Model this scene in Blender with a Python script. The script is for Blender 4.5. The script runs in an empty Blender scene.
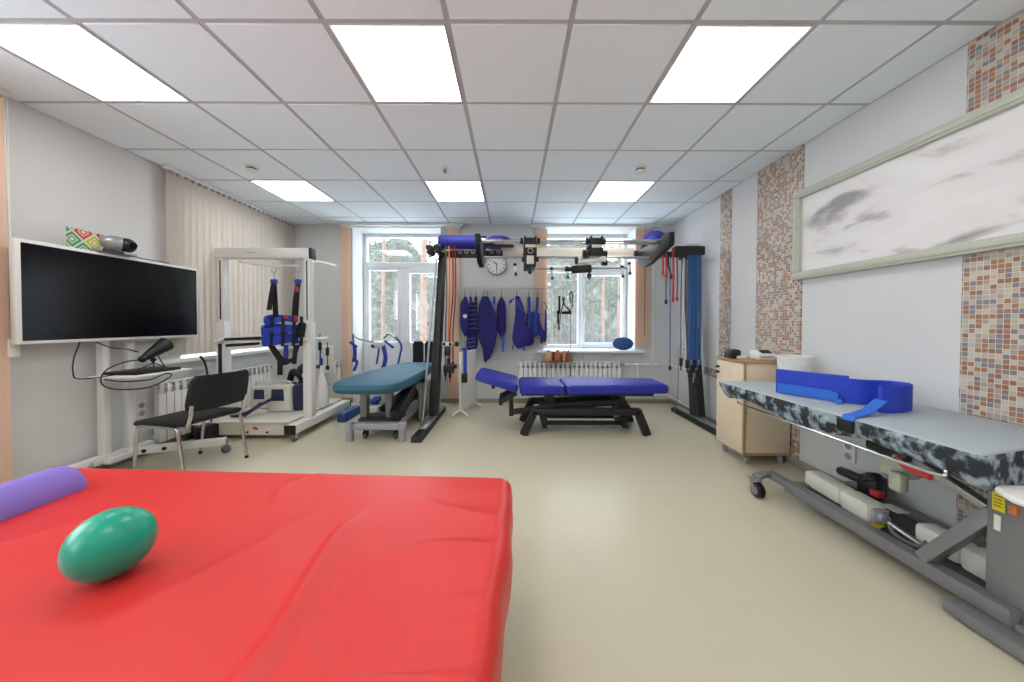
import bpy, bmesh, math, random
from mathutils import Vector, Matrix, Quaternion
random.seed(7)
C = bpy.context.scene.collection
PI = math.pi
V = Vector

# ------------------------------------------------------------------ camera
F = 333.686; PITCH = 0.016805; ROLL = 0.00269; SY = -12.43; ZC = 1.19
_fwd = V((0, math.cos(PITCH), -math.sin(PITCH)))
_up0 = V((1, 0, 0)).cross(_fwd)
_right = math.cos(ROLL) * V((1, 0, 0)) + math.sin(ROLL) * _up0
_up = -math.sin(ROLL) * V((1, 0, 0)) + math.cos(ROLL) * _up0
cd = bpy.data.cameras.new('camera'); cam = bpy.data.objects.new('camera', cd); C.objects.link(cam)
cd.sensor_width = 36; cd.lens = 36 * F / 1024; cd.shift_y = SY / 1024; cd.clip_start = 0.05; cd.clip_end = 200
M3 = Matrix((_right, _up, -_fwd)).transposed()
cam.matrix_world = Matrix.Translation((0, 0, ZC)) @ M3.to_4x4()
bpy.context.scene.camera = cam

def at(u, v, x=None, y=None, z=None):
    """point of the room that lies at (u, v) in the survey photo, on the plane x=, y= or z="""
    d = _right * ((u - 512) / F) - _up * ((v - 341 - SY) / F) + _fwd
    o = V((0, 0, ZC))
    t = (x / d.x) if x is not None else (y / d.y) if y is not None else ((z - ZC) / d.z)
    return o + d * t

# ------------------------------------------------------------------ materials
def lin(c):
    c = c / 255.0
    return c / 12.92 if c <= 0.04045 else ((c + 0.055) / 1.055) ** 2.4
def rgb(r, g, b): return (lin(r), lin(g), lin(b), 1)

def mat(name, col, rough=0.5, metal=0.0, var=0.06, scale=6.0, bump=0.0, bscale=80.0, spec=0.5, coat=0.0, sheen=0.0):
    m = bpy.data.materials.new(name); m.use_nodes = True
    nt = m.node_tree; N = nt.nodes; L = nt.links
    b = N['Principled BSDF']
    b.inputs['Roughness'].default_value = rough; b.inputs['Metallic'].default_value = metal
    b.inputs['Specular IOR Level'].default_value = spec
    b.inputs['Coat Weight'].default_value = coat
    b.inputs['Sheen Weight'].default_value = sheen
    tc = N.new('ShaderNodeTexCoord')
    n = N.new('ShaderNodeTexNoise'); n.inputs['Scale'].default_value = scale; n.inputs['Detail'].default_value = 4
    L.new(tc.outputs['Object'], n.inputs['Vector'])
    mx = N.new('ShaderNodeMix'); mx.data_type = 'RGBA'
    c = rgb(*col)
    mx.inputs[6].default_value = tuple(v * (1 - var) for v in c[:3]) + (1,)
    mx.inputs[7].default_value = tuple(min(1, v * (1 + var)) for v in c[:3]) + (1,)
    L.new(n.outputs['Fac'], mx.inputs[0]); L.new(mx.outputs[2], b.inputs['Base Color'])
    if bump > 0:
        n2 = N.new('ShaderNodeTexNoise'); n2.inputs['Scale'].default_value = bscale; n2.inputs['Detail'].default_value = 3
        L.new(tc.outputs['Object'], n2.inputs['Vector'])
        bp = N.new('ShaderNodeBump'); bp.inputs['Strength'].default_value = bump; bp.inputs['Distance'].default_value = 0.004
        L.new(n2.outputs['Fac'], bp.inputs['Height']); L.new(bp.outputs['Normal'], b.inputs['Normal'])
    return m

def ramp(nt, stops, interp='CONSTANT'):
    r = nt.nodes.new('ShaderNodeValToRGB'); cr = r.color_ramp; cr.interpolation = interp
    while len(cr.elements) > 1: cr.elements.remove(cr.elements[-1])
    cr.elements[0].position = stops[0][0]; cr.elements[0].color = rgb(*stops[0][1])
    for p, c in stops[1:]:
        e = cr.elements.new(p); e.color = rgb(*c)
    return r

def mosaic_mat():
    m = bpy.data.materials.new('mosaic'); m.use_nodes = True
    nt = m.node_tree; N = nt.nodes; L = nt.links; b = N['Principled BSDF']; b.inputs['Roughness'].default_value = 0.25
    tc = N.new('ShaderNodeTexCoord'); dv = N.new('ShaderNodeVectorMath'); dv.operation = 'DIVIDE'
    dv.inputs[1].default_value = (1, 0.0243, 0.0243); L.new(tc.outputs['Object'], dv.inputs[0])
    mul = N.new('ShaderNodeVectorMath'); mul.operation = 'MULTIPLY'; mul.inputs[1].default_value = (0, 1, 1); L.new(dv.outputs[0], mul.inputs[0])
    fl = N.new('ShaderNodeVectorMath'); fl.operation = 'FLOOR'; L.new(mul.outputs[0], fl.inputs[0])
    wn = N.new('ShaderNodeTexWhiteNoise'); wn.noise_dimensions = '3D'; L.new(fl.outputs[0], wn.inputs['Vector'])
    r = ramp(nt, [(0, (164, 118, 92)), (.22, (182, 170, 152)), (.44, (132, 126, 132)), (.6, (192, 182, 164)), (.76, (150, 108, 86)), (.88, (166, 152, 140))])
    L.new(wn.outputs['Value'], r.inputs[0])
    fr = N.new('ShaderNodeVectorMath'); fr.operation = 'FRACTION'; L.new(mul.outputs[0], fr.inputs[0])
    sp = N.new('ShaderNodeSeparateXYZ'); L.new(fr.outputs[0], sp.inputs[0])
    def lt(o):
        a = N.new('ShaderNodeMath'); a.operation = 'LESS_THAN'; a.inputs[1].default_value = 0.1; L.new(o, a.inputs[0]); return a
    a, c = lt(sp.outputs['Y']), lt(sp.outputs['Z'])
    mxm = N.new('ShaderNodeMath'); mxm.operation = 'MAXIMUM'; L.new(a.outputs[0], mxm.inputs[0]); L.new(c.outputs[0], mxm.inputs[1])
    mx = N.new('ShaderNodeMix'); mx.data_type = 'RGBA'; mx.inputs[7].default_value = rgb(206, 201, 195)
    L.new(mxm.outputs[0], mx.inputs[0]); L.new(r.outputs[0], mx.inputs[6]); L.new(mx.outputs[2], b.inputs['Base Color'])
    return m

def camo_mat():
    m = bpy.data.materials.new('camouflage_cloth'); m.use_nodes = True
    nt = m.node_tree; N = nt.nodes; L = nt.links; b = N['Principled BSDF']; b.inputs['Roughness'].default_value = 0.8
    tc = N.new('ShaderNodeTexCoord'); n = N.new('ShaderNodeTexNoise'); n.inputs['Scale'].default_value = 17; n.inputs['Detail'].default_value = 2.5; n.inputs['Roughness'].default_value = .6
    L.new(tc.outputs['Object'], n.inputs['Vector'])
    r = ramp(nt, [(0, (38, 43, 48)), (.46, (66, 74, 80)), (.5, (104, 116, 124)), (.555, (146, 160, 168)), (.66, (170, 182, 188))])
    L.new(n.outputs['Fac'], r.inputs[0]); L.new(r.outputs[0], b.inputs['Base Color'])
    return m

def art_mat():
    m = bpy.data.materials.new('grey_wash_print'); m.use_nodes = True
    nt = m.node_tree; N = nt.nodes; L = nt.links; b = N['Principled BSDF']; b.inputs['Roughness'].default_value = 0.6
    tc = N.new('ShaderNodeTexCoord')
    mp = N.new('ShaderNodeMapping'); mp.inputs['Scale'].default_value = (1, 1.1, 3.2); mp.inputs['Rotation'].default_value = (0.45, 0, 0); mp.inputs['Location'].default_value = (0, 0.35, 1.3)
    L.new(tc.outputs['Object'], mp.inputs[0])
    n = N.new('ShaderNodeTexNoise'); n.inputs['Scale'].default_value = 1.7; n.inputs['Detail'].default_value = 6; n.inputs['Distortion'].default_value = .5
    L.new(mp.outputs[0], n.inputs['Vector'])
    r = ramp(nt, [(0, (122, 120, 120)), (.36, (150, 148, 147)), (.42, (192, 189, 188)), (.47, (218, 215, 214)), (.62, (224, 222, 221))], 'LINEAR')
    L.new(n.outputs['Fac'], r.inputs[0]); L.new(r.outputs[0], b.inputs['Base Color'])
    return m

def emit_mat(name, col, s):
    m = bpy.data.materials.new(name); m.use_nodes = True
    nt = m.node_tree; nt.nodes.remove(nt.nodes['Principled BSDF'])
    e = nt.nodes.new('ShaderNodeEmission'); e.inputs[0].default_value = rgb(*col); e.inputs[1].default_value = s
    nt.links.new(e.outputs[0], nt.nodes['Material Output'].inputs[0]); return m

def glass_mat():
    m = bpy.data.materials.new('window_glass'); m.use_nodes = True
    nt = m.node_tree; nt.nodes.remove(nt.nodes['Principled BSDF'])
    t = nt.nodes.new('ShaderNodeBsdfTransparent'); g = nt.nodes.new('ShaderNodeBsdfGlossy'); g.inputs['Roughness'].default_value = 0.02
    mx = nt.nodes.new('ShaderNodeMixShader'); mx.inputs[0].default_value = 0.06
    nt.links.new(t.outputs[0], mx.inputs[1]); nt.links.new(g.outputs[0], mx.inputs[2]); nt.links.new(mx.outputs[0], nt.nodes['Material Output'].inputs[0]); return m

def translucent_mat(name, col, f=0.45):
    m = bpy.data.materials.new(name); m.use_nodes = True
    nt = m.node_tree; nt.nodes.remove(nt.nodes['Principled BSDF'])
    d = nt.nodes.new('ShaderNodeBsdfDiffuse'); t = nt.nodes.new('ShaderNodeBsdfTranslucent')
    tc = nt.nodes.new('ShaderNodeTexCoord'); w = nt.nodes.new('ShaderNodeTexNoise'); w.inputs['Scale'].default_value = 60
    nt.links.new(tc.outputs['Object'], w.inputs['Vector'])
    mc = nt.nodes.new('ShaderNodeMix'); mc.data_type = 'RGBA'; c = rgb(*col)
    mc.inputs[6].default_value = tuple(v * .93 for v in c[:3]) + (1,); mc.inputs[7].default_value = c
    nt.links.new(w.outputs['Fac'], mc.inputs[0])
    nt.links.new(mc.outputs[2], d.inputs[0]); nt.links.new(mc.outputs[2], t.inputs[0])
    mx = nt.nodes.new('ShaderNodeMixShader'); mx.inputs[0].default_value = f
    nt.links.new(d.outputs[0], mx.inputs[1]); nt.links.new(t.outputs[0], mx.inputs[2]); nt.links.new(mx.outputs[0], nt.nodes['Material Output'].inputs[0]); return m

def pattern_card_mat():
    m = bpy.data.materials.new('patterned_card'); m.use_nodes = True
    nt = m.node_tree; N = nt.nodes; L = nt.links; b = N['Principled BSDF']; b.inputs['Roughness'].default_value = 0.5
    tc = N.new('ShaderNodeTexCoord'); mp = N.new('ShaderNodeMapping')
    mp.inputs['Rotation'].default_value = (PI / 4, 0, 0); mp.inputs['Scale'].default_value = (0, 11, 11); mp.inputs['Location'].default_value = (0, 7, 2)
    L.new(tc.outputs['Object'], mp.inputs[0])
    fl = N.new('ShaderNodeVectorMath'); fl.operation = 'FLOOR'; L.new(mp.outputs[0], fl.inputs[0])
    wn = N.new('ShaderNodeTexWhiteNoise'); L.new(fl.outputs[0], wn.inputs['Vector'])
    r = ramp(nt, [(0, (50, 140, 80)), (.4, (196, 190, 56)), (.52, (186, 62, 58)), (.64, (56, 146, 88)), (.9, (130, 56, 100))])
    L.new(wn.outputs['Value'], r.inputs[0])
    fr = N.new('ShaderNodeVectorMath'); fr.operation = 'FRACTION'; L.new(mp.outputs[0], fr.inputs[0])
    sb = N.new('ShaderNodeVectorMath'); sb.operation = 'SUBTRACT'; sb.inputs[1].default_value = (0, .5, .5); L.new(fr.outputs[0], sb.inputs[0])
    ab = N.new('ShaderNodeVectorMath'); ab.operation = 'ABSOLUTE'; L.new(sb.outputs[0], ab.inputs[0])
    sp = N.new('ShaderNodeSeparateXYZ'); L.new(ab.outputs[0], sp.inputs[0])
    mm = N.new('ShaderNodeMath'); mm.operation = 'MAXIMUM'; L.new(sp.outputs['Y'], mm.inputs[0]); L.new(sp.outputs['Z'], mm.inputs[1])
    mk = ramp(nt, [(0, (255, 255, 255)), (.12, (0, 0, 0)), (.2, (255, 255, 255)), (.27, (0, 0, 0)), (.43, (255, 255, 255))])
    L.new(mm.outputs[0], mk.inputs[0])
    mx = N.new('ShaderNodeMix'); mx.data_type = 'RGBA'; mx.inputs[7].default_value = rgb(226, 226, 214)
    ml = N.new('ShaderNodeMath'); ml.operation = 'MULTIPLY'; ml.inputs[1].default_value = .75; L.new(mk.outputs[0], ml.inputs[0])
    L.new(ml.outputs[0], mx.inputs[0]); L.new(r.outputs[0], mx.inputs[6]); L.new(mx.outputs[2], b.inputs['Base Color'])
    return m

def hill_mat():
    m = bpy.data.materials.new('wooded_hillside'); m.use_nodes = True
    nt = m.node_tree; N = nt.nodes; L = nt.links; b = N['Principled BSDF']; b.inputs['Roughness'].default_value = 1
    tc = N.new('ShaderNodeTexCoord'); mp = N.new('ShaderNodeMapping'); mp.inputs['Scale'].default_value = (1, .6, .45); L.new(tc.outputs['Object'], mp.inputs[0])
    n = N.new('ShaderNodeTexNoise'); n.inputs['Scale'].default_value = .9; n.inputs['Detail'].default_value = 7; n.inputs['Roughness'].default_value = .7; L.new(mp.outputs[0], n.inputs['Vector'])
    r = ramp(nt, [(0, (26, 29, 24)), (.42, (44, 48, 41)), (.52, (60, 63, 57)), (.6, (80, 82, 79)), (.72, (112, 113, 112))], 'LINEAR')
    L.new(n.outputs['Fac'], r.inputs[0]); L.new(r.outputs[0], b.inputs['Base Color']); return m

M = dict(
    plaster=mat('wall_plaster', (207, 207, 207), .85, var=.035, scale=3, bump=.15, bscale=40),
    plaster_left=mat('wall_plaster_grey', (216, 216, 214), .85, var=.05, scale=2.2, bump=.2, bscale=30),
    floor=mat('vinyl_floor', (198, 191, 168), .3, var=.03, scale=9, bump=.03, bscale=3, spec=.22),
    tile=mat('ceiling_tile', (234, 243, 248), .95, var=.02, scale=50, bump=.1, bscale=300, spec=.1),
    tbar=mat('ceiling_bar', (184, 184, 188), .6, var=.02),
    white=mat('white_enamel', (226, 225, 221), .35, var=.02),
    pvc=mat('white_pvc', (232, 235, 238), .3, var=.01),
    cream=mat('cream_enamel', (226, 220, 208), .4, var=.02),
    base=mat('skirting_grey', (150, 147, 136), .5),
    mosaic=mosaic_mat(), camo=camo_mat(), art=art_mat(), glass=glass_mat(),
    frame=mat('aged_silver_frame', (182, 184, 170), .45, var=.12, scale=30),
    slat=translucent_mat('cream_blind_fabric', (215, 207, 198), .33),
    slatp=translucent_mat('peach_blind_fabric', (250, 224, 202), .4),
    red=mat('red_vinyl', (208, 48, 45), .42, var=.03, scale=3, bump=.05, bscale=25, spec=.4),
    redstrap=mat('red_rubber', (190, 40, 42), .5),
    darkred=mat('dark_red_rubber', (112, 38, 44), .5),
    orange=mat('orange_rubber', (214, 120, 62), .5),
    olive=mat('olive_rubber', (96, 100, 62), .5),
    green=mat('green_ball_rubber', (6, 158, 128), .3, var=.02, spec=.5),
    purple=mat('purple_foam', (130, 108, 190), .8, var=.05, scale=40, bump=.3, bscale=120),
    black=mat('black_plastic', (20, 20, 22), .45),
    fabric=mat('black_fabric', (28, 28, 31), .9, bump=.2, bscale=300),
    screen=mat('screen_glass', (5, 5, 6), .22, var=0, spec=.25),
    chrome=mat('chrome', (205, 205, 205), .15, 1.0, var=.01),
    steel=mat('brushed_steel', (170, 170, 172), .35, .8, var=.03),
    blackm=mat('black_coated_steel', (30, 30, 32), .5, .1, var=.04),
    greym=mat('grey_painted_steel', (128, 128, 130), .42, .25, var=.03),
    lightgrey=mat('light_grey_plastic', (160, 161, 168), .45, .1, var=.02),
    mesh=mat('perforated_sheet', (84, 84, 88), .6, .2, var=.5, scale=140),
    teal=mat('teal_vinyl', (56, 96, 116), .6, var=.03, bump=.05, spec=.2),
    bluev=mat('blue_vinyl', (46, 54, 150), .5, var=.04, bump=.05, spec=.2),
    bolster=mat('violet_blue_vinyl', (46, 50, 136), .5, var=.03, spec=.2),
    bluep=mat('blue_padded_fabric', (34, 62, 186), .7, var=.08, scale=20, bump=.2, bscale=200),
    bluew=mat('light_blue_webbing', (40, 100, 200), .7, bump=.2, bscale=200),
    navy=mat('navy_fabric', (34, 30, 104), .85, var=.16, scale=14, bump=.9, bscale=16),
    indigo=mat('indigo_fabric', (38, 36, 116), .85, var=.16, scale=14, bump=.9, bscale=16),
    darknavy=mat('dark_navy_plastic', (34, 36, 72), .5),
    bluecord2=mat('deep_blue_elastic', (34, 74, 132), .6, var=.1),
    bluecord=mat('blue_elastic', (44, 96, 156), .6, var=.1),
    strapblue=mat('royal_blue_webbing', (40, 64, 158), .7),
    disc=mat('denim_blue_vinyl', (44, 78, 136), .6),
    greyvinyl=mat('grey_blue_vinyl', (164, 175, 180), .5, var=.03, bump=.04),
    wood=mat('light_maple_laminate', (222, 202, 176), .45, var=.05, scale=3),
    woodedge=mat('brown_edge_band', (172, 136, 96), .5),
    brown=mat('brown_leather', (150, 84, 50), .5, var=.12, scale=12),
    tan=mat('tan_leather', (176, 134, 88), .5, var=.12, scale=12),
    yellow=mat('yellow_sticker', (226, 206, 30), .5, var=.02),
    offwhite=mat('off_white_plastic', (214, 212, 200), .4, var=.02),
    greenish=mat('grey_green_plastic', (176, 178, 160), .45, var=.03),
    rubber=mat('grey_rubber', (92, 98, 104), .6),
    silver=mat('silver_plastic', (168, 170, 174), .3, .5, var=.02),
    ink=mat('grey_blue_ink', (120, 130, 160), .6),
    card=pattern_card_mat(),
    panel=emit_mat('lit_panel', (255, 253, 249), 5.0),
    bark=mat('pine_bark', (106, 86, 74), .9, var=.4, scale=9, bump=.6, bscale=12),
    barkg=mat('grey_bark', (80, 72, 65), .9, var=.3, scale=9),
    hillside=hill_mat(),
    snow=mat('snow', (236, 240, 246), .8, var=.02),
    needles=mat('pine_needles', (66, 73, 60), .9, var=.35, scale=2.5),
    twig=mat('frosted_twig', (92, 92, 92), .9, var=.2, scale=3),
)

# ------------------------------------------------------------------ mesh builder
class MB:
    def __init__(s): s.bm = bmesh.new()
    def _add(s, t, mtx=None, bev=0, seg=2, angle=0.5):
        if mtx is not None: bmesh.ops.transform(t, matrix=mtx, verts=t.verts)
        bmesh.ops.recalc_face_normals(t, faces=t.faces)
        if bev > 0:
            ed = [e for e in t.edges if len(e.link_faces) == 2 and e.calc_face_angle(0) > angle]
            bmesh.ops.bevel(t, geom=ed, offset=bev, segments=seg, affect='EDGES', profile=.5, clamp_overlap=True)
        me = bpy.data.meshes.new('tmp'); t.to_mesh(me); t.free(); s.bm.from_mesh(me); bpy.data.meshes.remove(me); return s
    def box(s, c, size, rot=(0, 0, 0), bev=0, seg=2):
        t = bmesh.new(); bmesh.ops.create_cube(t, size=1)
        from mathutils import Euler
        return s._add(t, Matrix.Translation(c) @ Euler(rot).to_matrix().to_4x4() @ Matrix.Diagonal((*size, 1)), bev, seg)
    def bx(s, x0, x1, y0, y1, z0, z1, bev=0, seg=2):
        return s.box(((x0 + x1) / 2, (y0 + y1) / 2, (z0 + z1) / 2), (abs(x1 - x0), abs(y1 - y0), abs(z1 - z0)), bev=bev, seg=seg)
    def beam(s, p0, p1, w, h, up=(0, 0, 1), bev=0, w2=None, h2=None):
        p0, p1 = V(p0), V(p1); d = (p1 - p0).normalized(); up = V(up)
        if abs(d.dot(up)) > .98: up = V((0, 1, 0))
        sx = d.cross(up).normalized(); sz = sx.cross(d)
        w2 = w if w2 is None else w2; h2 = h if h2 is None else h2
        t = bmesh.new(); vs = []
        for p, a, b in ((p0, w, h), (p1, w2, h2)):
            for i, j in ((-1, -1), (1, -1), (1, 1), (-1, 1)):
                vs.append(t.verts.new(p + sx * (a / 2 * i) + sz * (b / 2 * j)))
        for f in ((3, 2, 1, 0), (4, 5, 6, 7), (0, 1, 5, 4), (1, 2, 6, 5), (2, 3, 7, 6), (3, 0, 4, 7)): t.faces.new([vs[k] for k in f])
        return s._add(t, None, bev)
    def cyl(s, p0, p1, r, r2=None, n=20, bev=0):
        p0, p1 = V(p0), V(p1); d = p1 - p0; t = bmesh.new()
        bmesh.ops.create_cone(t, cap_ends=True, segments=n, radius1=r, radius2=r if r2 is None else r2, depth=d.length)
        q = V((0, 0, 1)).rotation_difference(d.normalized())
        return s._add(t, Matrix.Translation((p0 + p1) / 2) @ q.to_matrix().to_4x4(), bev, angle=.8)
    def sph(s, c, r, n=24, rot=(0, 0, 0)):
        from mathutils import Euler
        r = (r, r, r) if not hasattr(r, '__len__') else r
        t = bmesh.new(); bmesh.ops.create_uvsphere(t, u_segments=n, v_segments=max(8, n // 2), radius=1)
        return s._add(t, Matrix.Translation(c) @ Euler(rot).to_matrix().to_4x4() @ Matrix.Diagonal((*r, 1)))
    def lathe(s, prof, c=(0, 0, 0), n=28, axis=(0, 0, 1)):
        t = bmesh.new(); rings = []
        for r, z in prof:
            rings.append([t.verts.new((r * math.cos(2 * PI * k / n), r * math.sin(2 * PI * k / n), z)) for k in range(n)] if r > 1e-6 else [t.verts.new((0, 0, z))])
        for a, b in zip(rings, rings[1:]):
            for k in range(n):
                q = (k + 1) % n
                if len(a) == 1 and len(b) == 1: continue
                if len(a) == 1: t.faces.new((a[0], b[k], b[q]))
                elif len(b) == 1: t.faces.new((a[k], a[q], b[0]))
                else: t.faces.new((a[k], a[q], b[q], b[k]))
        q = V((0, 0, 1)).rotation_difference(V(axis).normalized())
        return s._add(t, Matrix.Translation(c) @ q.to_matrix().to_4x4())
    def prism(s, poly, vec, bev=0, seg=2):
        t = bmesh.new(); vs = [t.verts.new(p) for p in poly]; f = t.faces.new(vs)
        e = bmesh.ops.extrude_face_region(t, geom=[f])
        bmesh.ops.translate(t, vec=V(vec), verts=[v for v in e['geom'] if isinstance(v, bmesh.types.BMVert)])
        return s._add(t, None, bev, seg)
    def tube(s, pts, r, n=8, sm=0, closed=False, r2=None):
        pts = [V(p) for p in pts]
        if sm: pts = smooth(pts, sm, closed)
        t = bmesh.new(); rings = []; m = len(pts); prev = None
        for i, p in enumerate(pts):
            if closed: d = pts[(i + 1) % m] - pts[i - 1]
            else: d = pts[min(i + 1, m - 1)] - pts[max(i - 1, 0)]
            d = d.normalized() if d.length > 1e-9 else V((0, 0, 1))
            if prev is None:
                a = V((0, 0, 1)) if abs(d.z) < .9 else V((1, 0, 0)); u = d.cross(a).normalized()
            else:
                u = prev - d * prev.dot(d); u = u.normalized() if u.length > 1e-6 else d.orthogonal().normalized()
            prev = u; w = d.cross(u); rr = r if r2 is None else r + (r2 - r) * i / max(1, m - 1)
            rings.append([t.verts.new(p + (u * math.cos(2 * PI * k / n) + w * math.sin(2 * PI * k / n)) * rr) for k in range(n)])
        for i in range(m if closed else m - 1):
            a, b = rings[i], rings[(i + 1) % m]
            for k in range(n): t.faces.new((a[k], a[(k + 1) % n], b[(k + 1) % n], b[k]))
        if not closed:
            t.faces.new(rings[0][::-1]); t.faces.new(rings[-1])
        return s._add(t)
    def strip(s, pts, w, th, sm=0):
        """flat band along pts; w = vector across the band, th = thickness"""
        pts = [V(p) for p in pts]
        if sm: pts = smooth(pts, sm)
        w = V(w); t = bmesh.new(); rows = []; m = len(pts)
        for i, p in enumerate(pts):
            d = (pts[min(i + 1, m - 1)] - pts[max(i - 1, 0)]).normalized(); nrm = d.cross(w).normalized() * th / 2
            rows.append([t.verts.new(p - w / 2 - nrm), t.verts.new(p + w / 2 - nrm), t.verts.new(p + w / 2 + nrm), t.verts.new(p - w / 2 + nrm)])
        for a, b in zip(rows, rows[1:]):
            for k in range(4): t.faces.new((a[k], a[(k + 1) % 4], b[(k + 1) % 4], b[k]))
        t.faces.new(rows[0][::-1]); t.faces.new(rows[-1])
        return s._add(t)
    def pillow(s, poly, nrm, th, inset=.02):
        """padded shape: a closed outline extruded both ways along nrm, with its edge pulled thin"""
        poly = [V(p) for p in poly]; nrm = V(nrm).normalized(); c = sum(poly, V()) / len(poly); t = bmesh.new(); rings = []
        for k, (sc, off) in enumerate(((1 - inset * 3, -.5), (1 - inset, -.38), (1, 0), (1 - inset, .38), (1 - inset * 3, .5))):
            rings.append([t.verts.new(c + (p - c) * sc + nrm * off * th) for p in poly])
        m = len(poly)
        for a, b in zip(rings, rings[1:]):
            for k in range(m): t.faces.new((a[k], a[(k + 1) % m], b[(k + 1) % m], b[k]))
        t.faces.new(rings[0][::-1]); t.faces.new(rings[-1])
        return s._add(t)
    def build(s, name, m, parent=None, smooth_=True, origin=None):
        off = V((0, 0, 0))
        if parent is not None:
            o = parent
            while o is not None: off += o.location; o = o.parent
        elif origin is not None: off = V(origin)
        if off.length: bmesh.ops.translate(s.bm, vec=-off, verts=s.bm.verts)
        me = bpy.data.meshes.new(name); s.bm.to_mesh(me); s.bm.free()
        me.materials.append(m)
        if smooth_ and len(me.polygons):
            me.polygons.foreach_set('use_smooth', [True] * len(me.polygons)); me.set_sharp_from_angle(angle=math.radians(38))
        o = bpy.data.objects.new(name, me); C.objects.link(o)
        if parent is not None: o.parent = parent
        else: o.location = off
        return o

def smooth(pts, k, closed=False):
    out = []; n = len(pts)
    rng = range(n) if closed else range(n - 1)
    for i in rng:
        p0 = pts[i - 1] if (i > 0 or closed) else pts[0] * 2 - pts[1]
        p1 = pts[i]; p2 = pts[(i + 1) % n]
        p3 = pts[(i + 2) % n] if (i + 2 < n or closed) else p2 * 2 - p1
        for j in range(k):
            t = j / k
            out.append(.5 * ((2 * p1) + (p2 - p0) * t + (2 * p0 - 5 * p1 + 4 * p2 - p3) * t * t + (3 * p1 - p0 - 3 * p2 + p3) * t ** 3))
    if not closed: out.append(pts[-1])
    return out

def tag(o, label, cat, group=None, kind=None):
    o['label'] = label; o['category'] = cat
    if group: o['group'] = group
    if kind: o['kind'] = kind
    return o
def thing(name, label, cat, loc, group=None):
    o = bpy.data.objects.new(name, None); C.objects.link(o); o.location = loc; o.empty_display_size = .1
    return tag(o, label, cat, group)
def solo(name, mb, m, label, cat, group=None, kind=None):
    vs = [v.co for v in mb.bm.verts]
    lo = [min(v[i] for v in vs) for i in range(3)]; hi = [max(v[i] for v in vs) for i in range(3)]
    o = mb.build(name, m, None, origin=((lo[0] + hi[0]) / 2, (lo[1] + hi[1]) / 2, lo[2]))
    return tag(o, label, cat, group, kind)
def struct(name, mb, m, label=None, parent=None, smooth_=True):
    o = mb.build(name, m, parent, smooth_)
    if parent is None:
        o['kind'] = 'structure'; o['label'] = label or name.replace('_', ' '); o['category'] = name.split('_')[0]
    return o
def dup(root, loc=None, label=None, rotz=None):
    r = root.copy(); C.objects.link(r)
    if loc is not None: r.location = loc
    if label: r['label'] = label
    if rotz is not None: r.rotation_euler.z = rotz
    for ch in list(root.children):
        c = ch.copy(); C.objects.link(c); c.parent = r
        for g in list(ch.children):
            d = g.copy(); C.objects.link(d); d.parent = c
    return r

# ------------------------------------------------------------------ room
XL, XR, YB, YR, ZT = -3.28, 2.37, 4.97, -2.8, 2.651
YO = 5.42
b = MB(); b.bx(XL - .3, XR + .3, YR - .3, YO, -.1, 0); struct('floor', b, M['floor'], 'olive beige vinyl floor with a soft sheen')
# walls
b = MB(); b.bx(XR, XR + .25, YR - .2, YO, -.05, ZT + .12); struct('wall_right', b, M['plaster'], 'pale plaster wall with mosaic strips and a long framed picture')
LW = (3.3, 4.62, .84, 2.45)
LWS = [(-2.3, -.7, .84, 2.45), (-.1, 1.5, .84, 2.45), LW]  # first two openings are out of view, added to let in more daylight
b = MB(); yy = YR - .2
for y0, y1, z0, z1 in LWS:
    b.bx(XL - .4, XL, yy, y0, -.05, ZT + .12); b.bx(XL - .4, XL, y0, y1, -.05, z0); b.bx(XL - .4, XL, y0, y1, z1, ZT + .12); yy = y1
b.bx(XL - .4, XL, yy, YO, -.05, ZT + .12)
struct('wall_left', b, M['plaster_left'], 'grey plaster wall behind the screen')
W1 = (-2.37, -1.06, 0.0, 2.6); W2 = (.47, 1.83, .79, 2.6)
b = MB()
for x0, x1, z0, z1 in ((XL, W1[0], -.05, ZT + .12), (W1[0], W1[1], W1[3], ZT + .12), (W1[1], W2[0], -.05, ZT + .12), (W2[0], W2[1], W2[3], ZT + .12), (W2[0], W2[1], -.05, W2[2]), (W2[1], XR, -.05, ZT + .12)):
    b.bx(x0, x1, YB, YO, z0, z1)
struct('wall_back', b, M['plaster'], 'pale plaster window wall')
b = MB(); b.bx(XL - .4, XR + .25, YR - .2, YR, -.05, ZT + .12); struct('wall_front', b, M['plaster'], 'plaster wall behind the viewer')
# skirting
b = MB(); b.bx(XR - .012, XR, YR, YB, 0, .07, bev=.003); struct('baseboard_right', b, M['base'], 'grey skirting along the mosaic wall')
b = MB(); b.bx(W1[1], XR, YB - .012, YB, 0, .06, bev=.003); b.bx(XL, W1[0], YB - .012, YB, 0, .06, bev=.003); struct('baseboard_back', b, M['base'], 'grey skirting under the windows')
b = MB(); b.bx(XL, XL + .012, YR, YB, 0, .07, bev=.003); struct('baseboard_left', b, M['base'], 'grey skirting behind the screen stand')
# mosaic strips
for i, (y0, y1, z0, z1) in enumerate(((1.2, 1.757, .07, ZT), (2.73, 3.24, .07, ZT), (3.62, 3.81, .66, ZT), (3.81, 4.1, .56, .66), (-1.6, -1.0, .07, ZT))):
    b = MB(); b.bx(XR - .007, XR + .001, y0, y1, z0, z1)
    struct('trim_%d' % (i + 1), b, M['mosaic'], ['broad mosaic strip behind the picture and tilt table', 'mosaic strip behind the wooden cabinet', 'slim mosaic strip nearest the window', 'low mosaic band beside the black frame', 'mosaic strip behind the viewer'][i], smooth_=False)

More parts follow.
